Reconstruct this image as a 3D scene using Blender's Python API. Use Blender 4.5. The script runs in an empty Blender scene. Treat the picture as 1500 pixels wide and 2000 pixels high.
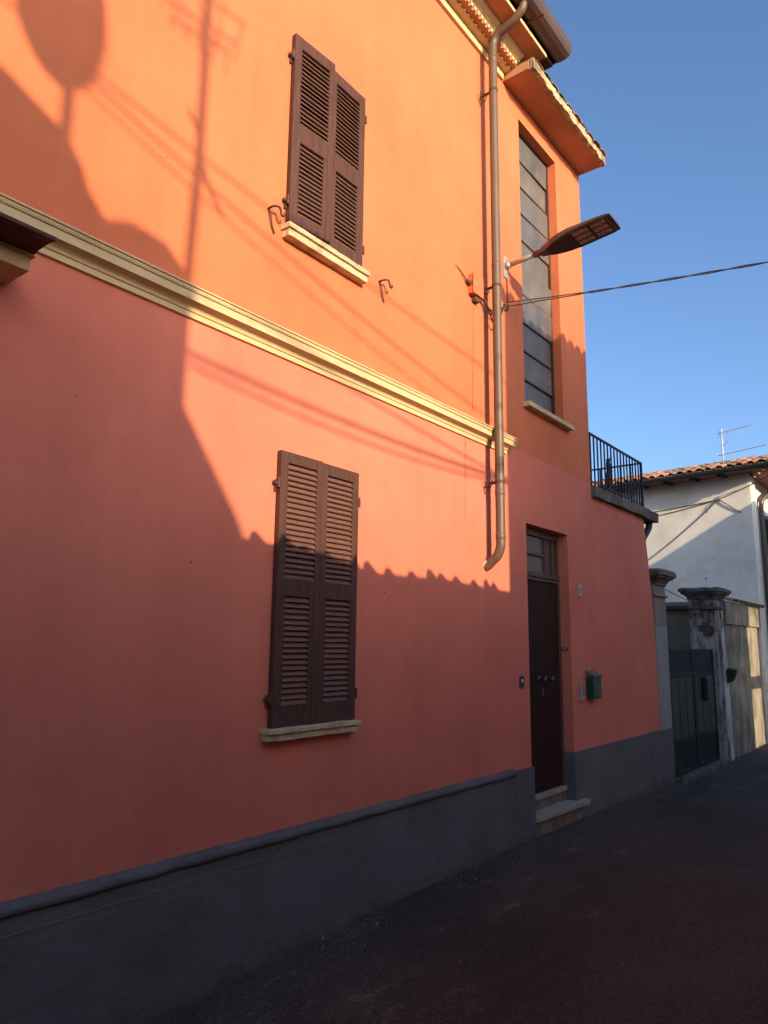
import bpy, bmesh, math, random
from mathutils import Vector, Matrix, noise

random.seed(7)
R = math.radians
C = bpy.context.scene.collection
SC = bpy.context.scene

# ------------------------------------------------------------------ camera
CAM_H, CAM_D = 1.76, 3.2
cam_d = bpy.data.cameras.new('camera')
cam = bpy.data.objects.new('camera', cam_d)
C.objects.link(cam)
F_PX, YAW, PITCH, ROLL = 1424.17, R(38.0899), R(10.288), R(0.695)
cam_d.sensor_fit = 'VERTICAL'
cam_d.sensor_height = 24.0
cam_d.lens = 24.0 * F_PX / 2000.0
cam_d.clip_start = 0.05
cam_d.clip_end = 2000
d = Vector((math.cos(YAW) * math.cos(PITCH), math.sin(YAW) * math.cos(PITCH), math.sin(PITCH)))
r = d.cross(Vector((0, 0, 1))).normalized()
u = r.cross(d)
r2 = math.cos(ROLL) * r + math.sin(ROLL) * u
u2 = -math.sin(ROLL) * r + math.cos(ROLL) * u
M = Matrix((r2, u2, -d)).transposed().to_4x4()
M.translation = Vector((0, -CAM_D, CAM_H))
cam.matrix_world = M
SC.camera = cam

# ------------------------------------------------------------------ light
S = Vector((0.38, 1.0, -0.26))          # direction in which the sunlight travels
SUN_EL = math.atan2(0.26, math.hypot(0.38, 1.0))
world = bpy.data.worlds.new('World')
SC.world = world
world.use_nodes = True
wn = world.node_tree
bg = wn.nodes['Background']
sky = wn.nodes.new('ShaderNodeTexSky')
sky.sky_type = 'NISHITA'
sky.sun_disc = False
sky.sun_elevation = SUN_EL
sky.sun_rotation = math.atan2(-S.x, -S.y)
sky.altitude = 100
sky.air_density = 0.8
sky.dust_density = 2.8
sky.ozone_density = 3.5
wn.links.new(sky.outputs['Color'], bg.inputs['Color'])
bg.inputs['Strength'].default_value = 0.15
sun_d = bpy.data.lights.new('sun', 'SUN')
sun_d.energy = 3.0
sun_d.angle = R(0.45)
sun_d.color = (1.0, 0.78, 0.50)
sun = bpy.data.objects.new('sun', sun_d)
sun.rotation_euler = S.to_track_quat('-Z', 'Y').to_euler()
sun.location = (-10, -30, 20)
C.objects.link(sun)
vs = SC.view_settings
vs.view_transform = 'Standard'
vs.look = 'None'
vs.exposure = 1.10
vs.gamma = 1.0
vs.use_curve_mapping = False


# ------------------------------------------------------------------ materials
def mat(name, col, rough=0.8, var=0.08, scale=1.3, bump=0.0, bscale=60.0, metal=0.0, spec=0.35,
        col2=None, mix_scale=0.8, mix_lo=0.45, mix_hi=0.65, fine=0.0, bump2=0.0, stretch=None, dist=0.01, streak=0.0, splash=None):
    m = bpy.data.materials.new(name)
    m.use_nodes = True
    n, l = m.node_tree.nodes, m.node_tree.links
    b = n['Principled BSDF']
    b.inputs['Roughness'].default_value = rough
    b.inputs['Metallic'].default_value = metal
    b.inputs['Specular IOR Level'].default_value = spec
    tc = n.new('ShaderNodeTexCoord')
    co = tc.outputs['Object']
    if stretch:
        mp = n.new('ShaderNodeMapping')
        mp.inputs['Scale'].default_value = stretch
        l.new(co, mp.inputs['Vector'])
        co = mp.outputs['Vector']
    nz = n.new('ShaderNodeTexNoise')
    nz.inputs['Scale'].default_value = scale
    nz.inputs['Detail'].default_value = 7
    nz.inputs['Roughness'].default_value = 0.6
    l.new(co, nz.inputs['Vector'])
    mr = n.new('ShaderNodeMapRange')
    mr.inputs['From Min'].default_value = 0.3
    mr.inputs['From Max'].default_value = 0.7
    mr.inputs['To Min'].default_value = 1 - var
    mr.inputs['To Max'].default_value = 1 + var
    l.new(nz.outputs['Fac'], mr.inputs['Value'])
    hsv = n.new('ShaderNodeHueSaturation')
    hsv.inputs['Color'].default_value = (*col, 1)
    if col2:
        n2 = n.new('ShaderNodeTexNoise')
        n2.inputs['Scale'].default_value = mix_scale
        n2.inputs['Detail'].default_value = 8
        n2.inputs['Roughness'].default_value = 0.68
        l.new(co, n2.inputs['Vector'])
        m2 = n.new('ShaderNodeMapRange')
        m2.inputs['From Min'].default_value = mix_lo
        m2.inputs['From Max'].default_value = mix_hi
        l.new(n2.outputs['Fac'], m2.inputs['Value'])
        mx = n.new('ShaderNodeMix')
        mx.data_type = 'RGBA'
        mx.inputs['A'].default_value = (*col, 1)
        mx.inputs['B'].default_value = (*col2, 1)
        l.new(m2.outputs['Result'], mx.inputs['Factor'])
        l.new(mx.outputs['Result'], hsv.inputs['Color'])
    val = mr.outputs['Result']
    if fine:
        n3 = n.new('ShaderNodeTexNoise')
        n3.inputs['Scale'].default_value = 170
        n3.inputs['Detail'].default_value = 3
        l.new(tc.outputs['Object'], n3.inputs['Vector'])
        m3 = n.new('ShaderNodeMapRange')
        m3.inputs['From Min'].default_value = 0.3
        m3.inputs['From Max'].default_value = 0.7
        m3.inputs['To Min'].default_value = 1 - fine
        m3.inputs['To Max'].default_value = 1 + fine
        l.new(n3.outputs['Fac'], m3.inputs['Value'])
        mm = n.new('ShaderNodeMath')
        mm.operation = 'MULTIPLY'
        l.new(val, mm.inputs[0])
        l.new(m3.outputs['Result'], mm.inputs[1])
        val = mm.outputs['Value']
    if streak:
        mp4 = n.new('ShaderNodeMapping')
        mp4.inputs['Scale'].default_value = (5.0, 5.0, 0.22)
        l.new(tc.outputs['Object'], mp4.inputs['Vector'])
        n4 = n.new('ShaderNodeTexNoise')
        n4.inputs['Scale'].default_value = 1.0
        n4.inputs['Detail'].default_value = 6
        n4.inputs['Roughness'].default_value = 0.7
        l.new(mp4.outputs['Vector'], n4.inputs['Vector'])
        m4 = n.new('ShaderNodeMapRange')
        for kk, xx in zip(('From Min', 'From Max', 'To Min', 'To Max'), (0.35, 0.68, 1 + streak * 0.4, 1 - streak)):
            m4.inputs[kk].default_value = xx
        l.new(n4.outputs['Fac'], m4.inputs['Value'])
        m5 = n.new('ShaderNodeMath')
        m5.operation = 'MULTIPLY'
        l.new(val, m5.inputs[0])
        l.new(m4.outputs['Result'], m5.inputs[1])
        val = m5.outputs['Value']
    l.new(val, hsv.inputs['Value'])
    colour = hsv.outputs['Color']
    if splash:                      # dried mud splashed up from the street, ragged upper edge
        sx = n.new('ShaderNodeSeparateXYZ')
        l.new(tc.outputs['Object'], sx.inputs['Vector'])
        n6 = n.new('ShaderNodeTexNoise')
        n6.inputs['Scale'].default_value = 5.0
        n6.inputs['Detail'].default_value = 9
        n6.inputs['Roughness'].default_value = 0.75
        l.new(tc.outputs['Object'], n6.inputs['Vector'])
        ma = n.new('ShaderNodeMath')
        ma.operation = 'MULTIPLY_ADD'
        l.new(n6.outputs['Fac'], ma.inputs[0])
        ma.inputs[1].default_value = 0.55
        l.new(sx.outputs['Z'], ma.inputs[2])
        m6 = n.new('ShaderNodeMapRange')
        for kk, xx in zip(('From Min', 'From Max', 'To Min', 'To Max'), (0.24, 0.40, 0.8, 0.0)):
            m6.inputs[kk].default_value = xx
        l.new(ma.outputs['Value'], m6.inputs['Value'])
        mx6 = n.new('ShaderNodeMix')
        mx6.data_type = 'RGBA'
        l.new(colour, mx6.inputs['A'])
        mx6.inputs['B'].default_value = (*splash, 1)
        l.new(m6.outputs['Result'], mx6.inputs['Factor'])
        colour = mx6.outputs['Result']
    l.new(colour, b.inputs['Base Color'])
    if bump or bump2:
        nb = n.new('ShaderNodeTexNoise')
        nb.inputs['Scale'].default_value = bscale
        nb.inputs['Detail'].default_value = 5
        l.new(co, nb.inputs['Vector'])
        bp = n.new('ShaderNodeBump')
        bp.inputs['Strength'].default_value = bump
        bp.inputs['Distance'].default_value = dist
        l.new(nb.outputs['Fac'], bp.inputs['Height'])
        last = bp
        if bump2:
            nc = n.new('ShaderNodeTexNoise')
            nc.inputs['Scale'].default_value = bscale * 0.09
            nc.inputs['Detail'].default_value = 4
            l.new(co, nc.inputs['Vector'])
            bq = n.new('ShaderNodeBump')
            bq.inputs['Strength'].default_value = bump2
            bq.inputs['Distance'].default_value = 0.06
            l.new(nc.outputs['Fac'], bq.inputs['Height'])
            l.new(bp.outputs['Normal'], bq.inputs['Normal'])
            last = bq
        l.new(last.outputs['Normal'], b.inputs['Normal'])
    return m


MT = {}
MT['orange'] = mat('orange_paint', (0.62, 0.172, 0.074), 0.88, 0.08, 1.1, 0.26, 48, col2=(0.57, 0.142, 0.059), mix_scale=0.7, mix_lo=0.4, mix_hi=0.72, bump2=0.16, fine=0.025, streak=0.06)
MT['soffit_paint'] = mat('ochre_soffit_paint', (0.46, 0.25, 0.135), 0.88, 0.10, 1.5, 0.2, 50, col2=(0.40, 0.18, 0.085), mix_scale=2)
MT['pink'] = mat('salmon_paint', (0.69, 0.198, 0.124), 0.88, 0.08, 1.1, 0.3, 45, col2=(0.62, 0.162, 0.100), mix_scale=0.8, mix_lo=0.4, mix_hi=0.72, bump2=0.2, fine=0.025, streak=0.06)
MT['grey_paint'] = mat('grey_plinth_paint', (0.138, 0.131, 0.128), 0.85, 0.12, 2.0, 0.55, 30, col2=(0.112, 0.105, 0.100), mix_scale=1.4, bump2=0.45, fine=0.06, dist=0.013, splash=(0.075, 0.062, 0.05), spec=0.25)
MT['cream'] = mat('cream_trim', (0.60, 0.44, 0.24), 0.88, 0.12, 3, 0.3, 70, col2=(0.36, 0.27, 0.16), mix_scale=5, mix_lo=0.55, mix_hi=0.85, stretch=(0.5, 1, 1))
MT['cream_worn'] = mat('worn_cream_stone', (0.56, 0.43, 0.25), 0.9, 0.18, 6, 0.8, 60, col2=(0.25, 0.19, 0.12), mix_scale=7, mix_lo=0.5, mix_hi=0.72)
MT['eave_worn'] = mat('crumbling_eave_edge', (0.50, 0.38, 0.22), 0.95, 0.3, 7, 1.0, 50, col2=(0.17, 0.135, 0.09), mix_scale=6, mix_lo=0.42, mix_hi=0.6)
MT['brown'] = mat('brown_shutter_paint', (0.088, 0.038, 0.028), 0.6, 0.25, 5, 0.4, 90, col2=(0.175, 0.105, 0.08), mix_scale=9, mix_lo=0.60, mix_hi=0.74, stretch=(6, 6, 0.5), spec=0.18)
MT['slat'] = mat('faded_slat_paint', (0.165, 0.082, 0.062), 0.6, 0.3, 5, 0.2, 90, stretch=(1, 3, 3), spec=0.3)
MT['brown_dark'] = mat('dark_brown_back', (0.035, 0.016, 0.012), 0.8)
MT['door'] = mat('door_paint', (0.036, 0.013, 0.009), 0.55, 0.25, 4, 0.15, 60, stretch=(6, 6, 0.5), spec=0.15)
MT['transom'] = mat('transom_wood', (0.12, 0.062, 0.044), 0.55, 0.2, 5, 0.1, 60, spec=0.25)
MT['pipe'] = mat('brown_pipe', (0.125, 0.082, 0.056), 0.45, 0.1, 4, 0.05, 60, spec=0.4)
MT['gutter'] = mat('brown_gutter', (0.085, 0.055, 0.045), 0.38, 0.15, 4, spec=0.5)
MT['iron'] = mat('rusty_iron', (0.10, 0.045, 0.03), 0.8, 0.3, 30, 0.3, 90)
MT['black_iron'] = mat('black_iron', (0.016, 0.016, 0.02), 0.5, 0.2, 20)
MT['glass'] = mat('frosted_glass', (0.13, 0.118, 0.10), 0.46, 0.16, 5, 0.35, 140, spec=0.75, col2=(0.10, 0.095, 0.09), mix_scale=3)
MT['glass2'] = mat('frosted_glass_grimy', (0.125, 0.11, 0.09), 0.48, 0.18, 4, 0.4, 110, spec=0.65, col2=(0.145, 0.13, 0.105), mix_scale=4)
MT['glass3'] = mat('frosted_glass_clear', (0.125, 0.116, 0.102), 0.42, 0.2, 5, 0.3, 150, spec=0.8, col2=(0.07, 0.072, 0.072), mix_scale=3)
MT['pane'] = mat('dim_pane', (0.13, 0.11, 0.085), 0.12, 0.12, 4, spec=0.6)
MT['galv'] = mat('galvanised_steel', (0.42, 0.40, 0.36), 0.5, 0.2, 25, metal=0.5)
MT['lamp'] = mat('lamp_housing', (0.095, 0.072, 0.066), 0.45, 0.1, 8, spec=0.4)
MT['lamp_dark'] = mat('lamp_underside', (0.045, 0.032, 0.031), 0.5, 0.1, 8)
MT['lens'] = mat('lamp_lens', (0.27, 0.23, 0.20), 0.25, 0.25, 40, 0.4, 160, spec=0.6)
MT['stone'] = mat('worn_pale_stone', (0.40, 0.34, 0.28), 0.8, 0.2, 5, 0.5, 40, col2=(0.24, 0.20, 0.16), mix_scale=5)
MT['riser'] = mat('stained_render', (0.19, 0.145, 0.10), 0.9, 0.4, 6, 0.5, 40)
MT['concrete'] = mat('weathered_concrete', (0.17, 0.135, 0.105), 0.92, 0.25, 5, 0.6, 45, col2=(0.075, 0.058, 0.046), mix_scale=6, stretch=(1, 1, 0.5))
MT['pillar_low'] = mat('pale_grey_pillar_paint', (0.31, 0.30, 0.27), 0.88, 0.10, 2, 0.2, 50)
MT['pillar_up'] = mat('taupe_pillar_paint', (0.25, 0.205, 0.17), 0.88, 0.12, 2, 0.25, 50)
MT['old'] = mat('mouldy_plaster', (0.36, 0.34, 0.30), 0.95, 0.3, 4, 0.9, 30, col2=(0.06, 0.054, 0.048), mix_scale=3.2, mix_lo=0.44, mix_hi=0.58, bump2=0.3, stretch=(1, 1, 0.45))
MT['cap'] = mat('blackened_cap', (0.14, 0.13, 0.11), 0.95, 0.3, 6, 1.0, 30, col2=(0.04, 0.036, 0.032), mix_scale=5)
MT['oldwall'] = mat('stained_wall_plaster', (0.34, 0.30, 0.235), 0.95, 0.2, 3, 0.8, 28, col2=(0.12, 0.105, 0.08), mix_scale=2.4, mix_lo=0.40, mix_hi=0.66, bump2=0.3, stretch=(1, 1, 0.6))
MT['limewash'] = mat('peeling_limewash', (0.62, 0.64, 0.60), 0.95, 0.2, 4, 0.9, 40, col2=(0.26, 0.25, 0.22), mix_scale=5, stretch=(1, 1, 0.3))
MT['brick'] = mat('bare_brick', (0.10, 0.055, 0.045), 0.95, 0.4, 12, 0.8, 40)
MT['shed'] = mat('olive_brown_render', (0.20, 0.165, 0.105), 0.95, 0.15, 3, 0.4, 40)
MT['gate'] = mat('grey_gate_paint', (0.066, 0.062, 0.057), 0.55, 0.2, 6, 0.1, 40, spec=0.2)
MT['gate_dark'] = mat('dark_gate_frame', (0.024, 0.024, 0.026), 0.6, 0.2, 6, spec=0.2)
MT['white'] = mat('white_house_plaster', (0.80, 0.75, 0.66), 0.92, 0.07, 1.2, 0.35, 40, col2=(0.58, 0.49, 0.36), mix_scale=1.0, mix_lo=0.5, mix_hi=0.8, bump2=0.1)
MT['wood'] = mat('dark_eave_timber', (0.06, 0.042, 0.032), 0.8, 0.2, 10)
MT['soffit'] = mat('eave_boards', (0.055, 0.045, 0.042), 0.85, 0.2, 8)
MT['tile'] = mat('terracotta_tile', (0.36, 0.155, 0.085), 0.9, 0.3, 5, 0.5, 50, col2=(0.17, 0.10, 0.065), mix_scale=5, mix_lo=0.45, mix_hi=0.7)
MT['tile2'] = mat('pale_terracotta_tile', (0.44, 0.24, 0.15), 0.9, 0.3, 5, 0.5, 50, col2=(0.16, 0.12, 0.09), mix_scale=6, mix_lo=0.45, mix_hi=0.7)
MT['tile3'] = mat('lichen_grey_tile', (0.13, 0.105, 0.075), 0.95, 0.3, 8, 0.5, 50, col2=(0.22, 0.19, 0.12), mix_scale=9, mix_lo=0.5, mix_hi=0.7)
MT['green_gutter'] = mat('dark_green_gutter', (0.022, 0.03, 0.026), 0.45, 0.15, 6)
MT['shutter_green'] = mat('dark_green_shutter', (0.015, 0.03, 0.032), 0.5, 0.2, 6)
MT['alu'] = mat('antenna_aluminium', (0.5, 0.5, 0.5), 0.4, 0.1, 8, metal=0.6)
MT['cable'] = mat('black_cable', (0.028, 0.024, 0.024), 0.6)
MT['cable_grey'] = mat('grey_cable', (0.12, 0.105, 0.095), 0.6)
MT['mailbox'] = mat('green_mailbox_paint', (0.012, 0.055, 0.03), 0.35, 0.1, 8, spec=0.5)
MT['mailbox_lid'] = mat('grey_green_lid', (0.10, 0.12, 0.105), 0.4, 0.1, 8)
MT['plastic'] = mat('grey_plastic', (0.36, 0.31, 0.27), 0.5, 0.08, 8)
MT['dark_plastic'] = mat('dark_plastic', (0.03, 0.027, 0.027), 0.5)
MT['brass'] = mat('dull_brass', (0.12, 0.10, 0.08), 0.5, 0.2, 20, metal=0.5)
MT['plate'] = mat('number_plate_enamel', (0.46, 0.42, 0.33), 0.4, 0.12, 25)
MT['plate_ink'] = mat('number_plate_ink', (0.12, 0.12, 0.09), 0.6)
MT['insul'] = mat('white_porcelain', (0.6, 0.55, 0.5), 0.3)
MT['bark'] = mat('dead_bark', (0.11, 0.075, 0.05), 0.95, 0.3, 14, 0.8, 60)
MT['leaf'] = mat('weed_leaf', (0.06, 0.09, 0.03), 0.7, 0.3, 20)
MT['beige'] = mat('beige_house_plaster', (0.30, 0.23, 0.16), 0.9, 0.1, 1, 0.2, 40)
MT['whitewash'] = mat('pale_house_plaster', (0.74, 0.66, 0.54), 0.9, 0.1, 1, 0.2, 40)
MT['pebble'] = mat('pebble', (0.25, 0.22, 0.185), 0.9, 0.6, 30)
MT['rust_stain'] = mat('plaster_crack', (0.30, 0.085, 0.04), 0.95, 0.2, 30)
MT['ground'] = mat('dry_earth', (0.11, 0.095, 0.07), 0.95, 0.2, 0.4)


def road_material():
    m = bpy.data.materials.new('worn_asphalt')
    m.use_nodes = True
    n, l = m.node_tree.nodes, m.node_tree.links
    b = n['Principled BSDF']
    b.inputs['Roughness'].default_value = 0.9
    b.inputs['Specular IOR Level'].default_value = 0.25
    tc = n.new('ShaderNodeTexCoord')
    sep = n.new('ShaderNodeSeparateXYZ')
    l.new(tc.outputs['Object'], sep.inputs['Vector'])

    def nz(scale, detail=6, rough=0.6, stretch=None):
        t = n.new('ShaderNodeTexNoise')
        t.inputs['Scale'].default_value = scale
        t.inputs['Detail'].default_value = detail
        t.inputs['Roughness'].default_value = rough
        if stretch:
            mp = n.new('ShaderNodeMapping')
            mp.inputs['Scale'].default_value = stretch
            l.new(tc.outputs['Object'], mp.inputs['Vector'])
            l.new(mp.outputs['Vector'], t.inputs['Vector'])
        else:
            l.new(tc.outputs['Object'], t.inputs['Vector'])
        return t.outputs['Fac']

    def rng(v, a, bb, c=0.0, dd=1.0):
        t = n.new('ShaderNodeMapRange')
        for k, x in zip(('From Min', 'From Max', 'To Min', 'To Max'), (a, bb, c, dd)):
            t.inputs[k].default_value = x
        l.new(v, t.inputs['Value'])
        return t.outputs['Result']

    def math_(op, a, bb):
        t = n.new('ShaderNodeMath')
        t.operation = op
        for i, x in enumerate((a, bb)):
            if isinstance(x, (int, float)):
                t.inputs[i].default_value = x
            else:
                l.new(x, t.inputs[i])
        return t.outputs['Value']

    def mix(f, a, bb):
        t = n.new('ShaderNodeMix')
        t.data_type = 'RGBA'
        for k, x in (('A', a), ('B', bb)):
            if isinstance(x, tuple):
                t.inputs[k].default_value = (*x, 1)
            else:
                l.new(x, t.inputs[k])
        l.new(f, t.inputs['Factor'])
        return t.outputs['Result']

    base = mix(rng(nz(0.9), 0.35, 0.65), (0.046, 0.037, 0.029), (0.060, 0.046, 0.036))
    # grey patched strip along the foot of the wall
    wob = math_('ADD', sep.outputs['Y'], rng(nz(0.8, 4, 0.6, (1, 1.6, 1)), 0.25, 0.75, -0.35, 0.35))
    edge = rng(wob, -0.95, -0.35)
    edge = math_('MULTIPLY', edge, rng(nz(5), 0.3, 0.6, 0.55, 1.0))
    col = mix(edge, base, (0.078, 0.063, 0.05))
    far = rng(sep.outputs['X'], 7.0, 12.0)
    col = mix(math_('MULTIPLY', far, 0.7), col, (0.078, 0.074, 0.068))
    # pale scuffs near the wall
    sc = math_('MULTIPLY', rng(nz(2.6, 9, 0.75, (0.7, 2.2, 1)), 0.56, 0.66), rng(wob, -1.5, -0.5))
    col = mix(math_('MULTIPLY', sc, 0.55), col, (0.21, 0.185, 0.155))
    # dark damp bands
    col = mix(math_('MULTIPLY', rng(nz(0.55, 5, 0.55, (0.6, 1.8, 1)), 0.52, 0.66), 0.5), col, (0.024, 0.019, 0.018))
    # aggregate
    g = n.new('ShaderNodeTexVoronoi')
    g.inputs['Scale'].default_value = 95
    l.new(tc.outputs['Object'], g.inputs['Vector'])
    hsv = n.new('ShaderNodeHueSaturation')
    l.new(col, hsv.inputs['Color'])
    spk = math_('MULTIPLY', rng(g.outputs['Color'], 0.0, 1.0, 0.55, 1.5), rng(nz(60, 3), 0.3, 0.7, 0.75, 1.25))
    l.new(spk, hsv.inputs['Value'])
    l.new(hsv.outputs['Color'], b.inputs['Base Color'])
    bp = n.new('ShaderNodeBump')
    bp.inputs['Strength'].default_value = 0.7
    bp.inputs['Distance'].default_value = 0.008
    l.new(math_('ADD', g.outputs['Distance'], nz(30, 6)), bp.inputs['Height'])
    l.new(bp.outputs['Normal'], b.inputs['Normal'])
    return m


MT['road'] = road_material()


# ------------------------------------------------------------------ helpers
class MB:
    def __init__(self):
        self.v, self.f = [], []

    def quad(self, *p):
        k = len(self.v)
        self.v += [tuple(q) for q in p]
        self.f.append(tuple(range(k, k + len(p))))
        return self

    def box(self, x0, x1, y0, y1, z0, z1):
        k = len(self.v)
        self.v += [(x0, y0, z0), (x1, y0, z0), (x1, y1, z0), (x0, y1, z0), (x0, y0, z1), (x1, y0, z1), (x1, y1, z1), (x0, y1, z1)]
        self.f += [tuple(k + i for i in q) for q in ((0, 3, 2, 1), (4, 5, 6, 7), (0, 1, 5, 4), (1, 2, 6, 5), (2, 3, 7, 6), (3, 0, 4, 7))]
        return self

    def prism(self, poly, ext):
        """poly: list of 3D points, extruded by the vector ext"""
        k, m = len(self.v), len(poly)
        e = Vector(ext)
        self.v += [tuple(p) for p in poly] + [tuple(Vector(p) + e) for p in poly]
        self.f.append(tuple(k + i for i in reversed(range(m))))
        self.f.append(tuple(k + m + i for i in range(m)))
        for i in range(m):
            j = (i + 1) % m
            self.f.append((k + i, k + j, k + m + j, k + m + i))
        return self

    def tube(self, pts, rad, n=8, cap=True):
        pts = [Vector(p) for p in pts]
        rads = rad if isinstance(rad, (list, tuple)) else [rad] * len(pts)
        k = len(self.v)
        up = None
        for i, p in enumerate(pts):
            t = (pts[min(i + 1, len(pts) - 1)] - pts[max(i - 1, 0)]).normalized()
            if up is None:
                up = t.orthogonal().normalized()
            else:
                up = (up - t * up.dot(t)).normalized()
            w = t.cross(up)
            for a in range(n):
                an = 2 * math.pi * a / n
                self.v.append(tuple(p + (up * math.cos(an) + w * math.sin(an)) * rads[i]))
        for i in range(len(pts) - 1):
            for a in range(n):
                b2 = (a + 1) % n
                self.f.append((k + i * n + a, k + i * n + b2, k + (i + 1) * n + b2, k + (i + 1) * n + a))
        if cap:
            self.f.append(tuple(k + a for a in reversed(range(n))))
            self.f.append(tuple(k + (len(pts) - 1) * n + a for a in range(n)))
        return self

    def mesh(self, name):
        me = bpy.data.meshes.new(name)
        me.from_pydata(self.v, [], self.f)
        bm = bmesh.new()
        bm.from_mesh(me)
        bmesh.ops.recalc_face_normals(bm, faces=bm.faces)
        bm.to_mesh(me)
        bm.free()
        return me

    def build(self, name, m, parent=None, smooth=False, bevel=0.0, loc=None, seg=2):
        me = self.mesh(name)
        me.materials.append(m)
        if smooth:
            for p in me.polygons:
                p.use_smooth = True
        o = bpy.data.objects.new(name, me)
        C.objects.link(o)
        if parent:
            o.parent = parent
        if loc:
            o.location = loc
        if bevel:
            bv = o.modifiers.new('bevel', 'BEVEL')
            bv.width = bevel
            bv.segments = seg
            bv.limit_method = 'ANGLE'
            bv.angle_limit = R(40)
        return o


def link_copy(me, name, parent, loc, rot=(0, 0, 0), sc=None):
    o = bpy.data.objects.new(name, me)
    C.objects.link(o)
    o.parent = parent
    o.location = loc
    o.rotation_euler = rot
    if sc:
        o.scale = sc
    return o


def tag(o, label=None, cat=None, group=None, kind=None):
    for k, val in (('label', label), ('category', cat), ('group', group), ('kind', kind)):
        if val:
            o[k] = val
    return o


def thing(name, label, cat, loc=(0, 0, 0), rz=0.0, group=None):
    o = bpy.data.objects.new(name, None)
    o.empty_display_size = 0.2
    C.objects.link(o)
    o.location = loc
    o.rotation_euler = (0, 0, rz)
    return tag(o, label, cat, group)


def smooth_path(pts, n=6):
    """Catmull-Rom through pts"""
    P = [Vector(p) for p in pts]
    P = [P[0] * 2 - P[1]] + P + [P[-1] * 2 - P[-2]]
    out = []
    for i in range(1, len(P) - 2):
        for k in range(n):
            t = k / n
            a, b, c, e = P[i - 1], P[i], P[i + 1], P[i + 2]
            out.append(0.5 * (2 * b + (c - a) * t + (2 * a - 5 * b + 4 * c - e) * t * t + (3 * b - a - 3 * c + e) * t ** 3))
    out.append(P[-2])
    return out


def sag(a, b, s, n=20):
    a, b = Vector(a), Vector(b)
    return [a.lerp(b, i / n) - Vector((0, 0, s * 4 * (i / n) * (1 - i / n))) for i in range(n + 1)]


def wall_with_holes(x0, x1, z0, z1, holes, depth, y=0.0, step=0.0):
    """front face grid at y with rectangular holes, reveals of given depth, solid back/ends"""
    m = MB()
    xs = sorted({x0, x1, *[h[0] for h in holes], *[h[1] for h in holes]})
    zs = sorted({z0, z1, *[h[2] for h in holes], *[h[3] for h in holes]})
    for i in range(len(xs) - 1):
        for j in range(len(zs) - 1):
            cx, cz = (xs[i] + xs[i + 1]) / 2, (zs[j] + zs[j + 1]) / 2
            if any(h[0] < cx < h[1] and h[2] < cz < h[3] for h in holes):
                continue
            m.quad((xs[i], y, zs[j]), (xs[i + 1], y, zs[j]), (xs[i + 1], y, zs[j + 1]), (xs[i], y, zs[j + 1]))
    for h in holes:
        a, b, c, e = h
        yd = y + depth
        m.quad((a, y, c), (a, yd, c), (a, yd, e), (a, y, e))
        m.quad((b, y, c), (b, y, e), (b, yd, e), (b, yd, c))
        m.quad((a, y, e), (a, yd, e), (b, yd, e), (b, y, e))
        m.quad((a, y, c), (b, y, c), (b, yd, c), (a, yd, c))
    yb = y + 0.45
    m.quad((x0, yb, z0), (x0, yb, z1), (x1, yb, z1), (x1, yb, z0))
    m.quad((x0, y, z0), (x0, y, z1), (x0, yb, z1), (x0, yb, z0))
    m.quad((x1, y, z0), (x1, yb, z0), (x1, yb, z1), (x1, y, z1))
    m.quad((x0, y, z1), (x1, y, z1), (x1, yb, z1), (x0, yb, z1))
    return m


def roughen(o, cuts=0.05, amp=0.01, sc=9.0, axis=None):
    """subdivide a mesh and push the vertices about with noise: chipped stone edges"""
    me = o.data
    bm = bmesh.new()
    bm.from_mesh(me)
    bmesh.ops.remove_doubles(bm, verts=bm.verts, dist=1e-5)
    for _ in range(8):
        long_e = [e for e in bm.edges if e.calc_length() > cuts]
        if not long_e:
            break
        bmesh.ops.subdivide_edges(bm, edges=long_e, cuts=1, use_grid_fill=True)
    bm.normal_update()
    for v in bm.verts:
        nv = noise.noise_vector(v.co * sc) + 0.6 * noise.noise_vector(v.co * sc * 2.7)
        v.co += nv * amp
    bm.to_mesh(me)
    bm.free()
    for p in me.polygons:
        p.use_smooth = False


def tile_mesh(name, m, length=0.42, r0=0.085, r1=0.065, up=True, n=6, th=0.014):
    """one barrel tile lying along +Y, high at its far end, wide end at y=0"""
    k = MB()
    rows = []
    for (yy, rr) in ((0, r0), (length, r1)):
        for q in (rr, rr - th):
            rows.append([(q * math.cos(math.pi * i / n), yy, (q * math.sin(math.pi * i / n) * 0.8) * (1 if up else -1)) for i in range(n + 1)])
    o0, i0, o1, i1 = rows
    for i in range(n):
        k.quad(o0[i], o0[i + 1], o1[i + 1], o1[i])
        k.quad(i0[i], i1[i], i1[i + 1], i0[i + 1])
        k.quad(o0[i], i0[i], i0[i + 1], o0[i + 1])
    k.quad(o0[0], o1[0], i1[0], i0[0])
    k.quad(o0[n], i0[n], i1[n], o1[n])
    me = k.mesh(name)
    me.materials.append(m)
    return me


TILES = [tile_mesh('roof_tile', MT[k]) for k in ('tile', 'tile', 'tile2', 'tile3')]
TILES_SMALL = [tile_mesh('coping_tile', MT[k], 0.30, 0.07, 0.06) for k in ('tile', 'tile2', 'tile3')]

# ------------------------------------------------------------------ ground and road
gp = MB()
gp.quad((-400, -400, -0.6), (400, -400, -0.6), (400, 400, -0.6), (-400, 400, -0.6))
tag(gp.build('ground', MT['ground']), kind='structure')

GZ = [(-20, -0.35), (0.5, -0.10), (2.36, -0.02), (3.0, 0.035), (3.87, 0.055), (5.09, 0.065), (6.29, 0.08), (7.49, 0.056), (9.08, 0.02), (10.46, -0.04), (12.8, -0.03), (16, -0.05), (30, -0.1), (70, -0.3)]


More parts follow.
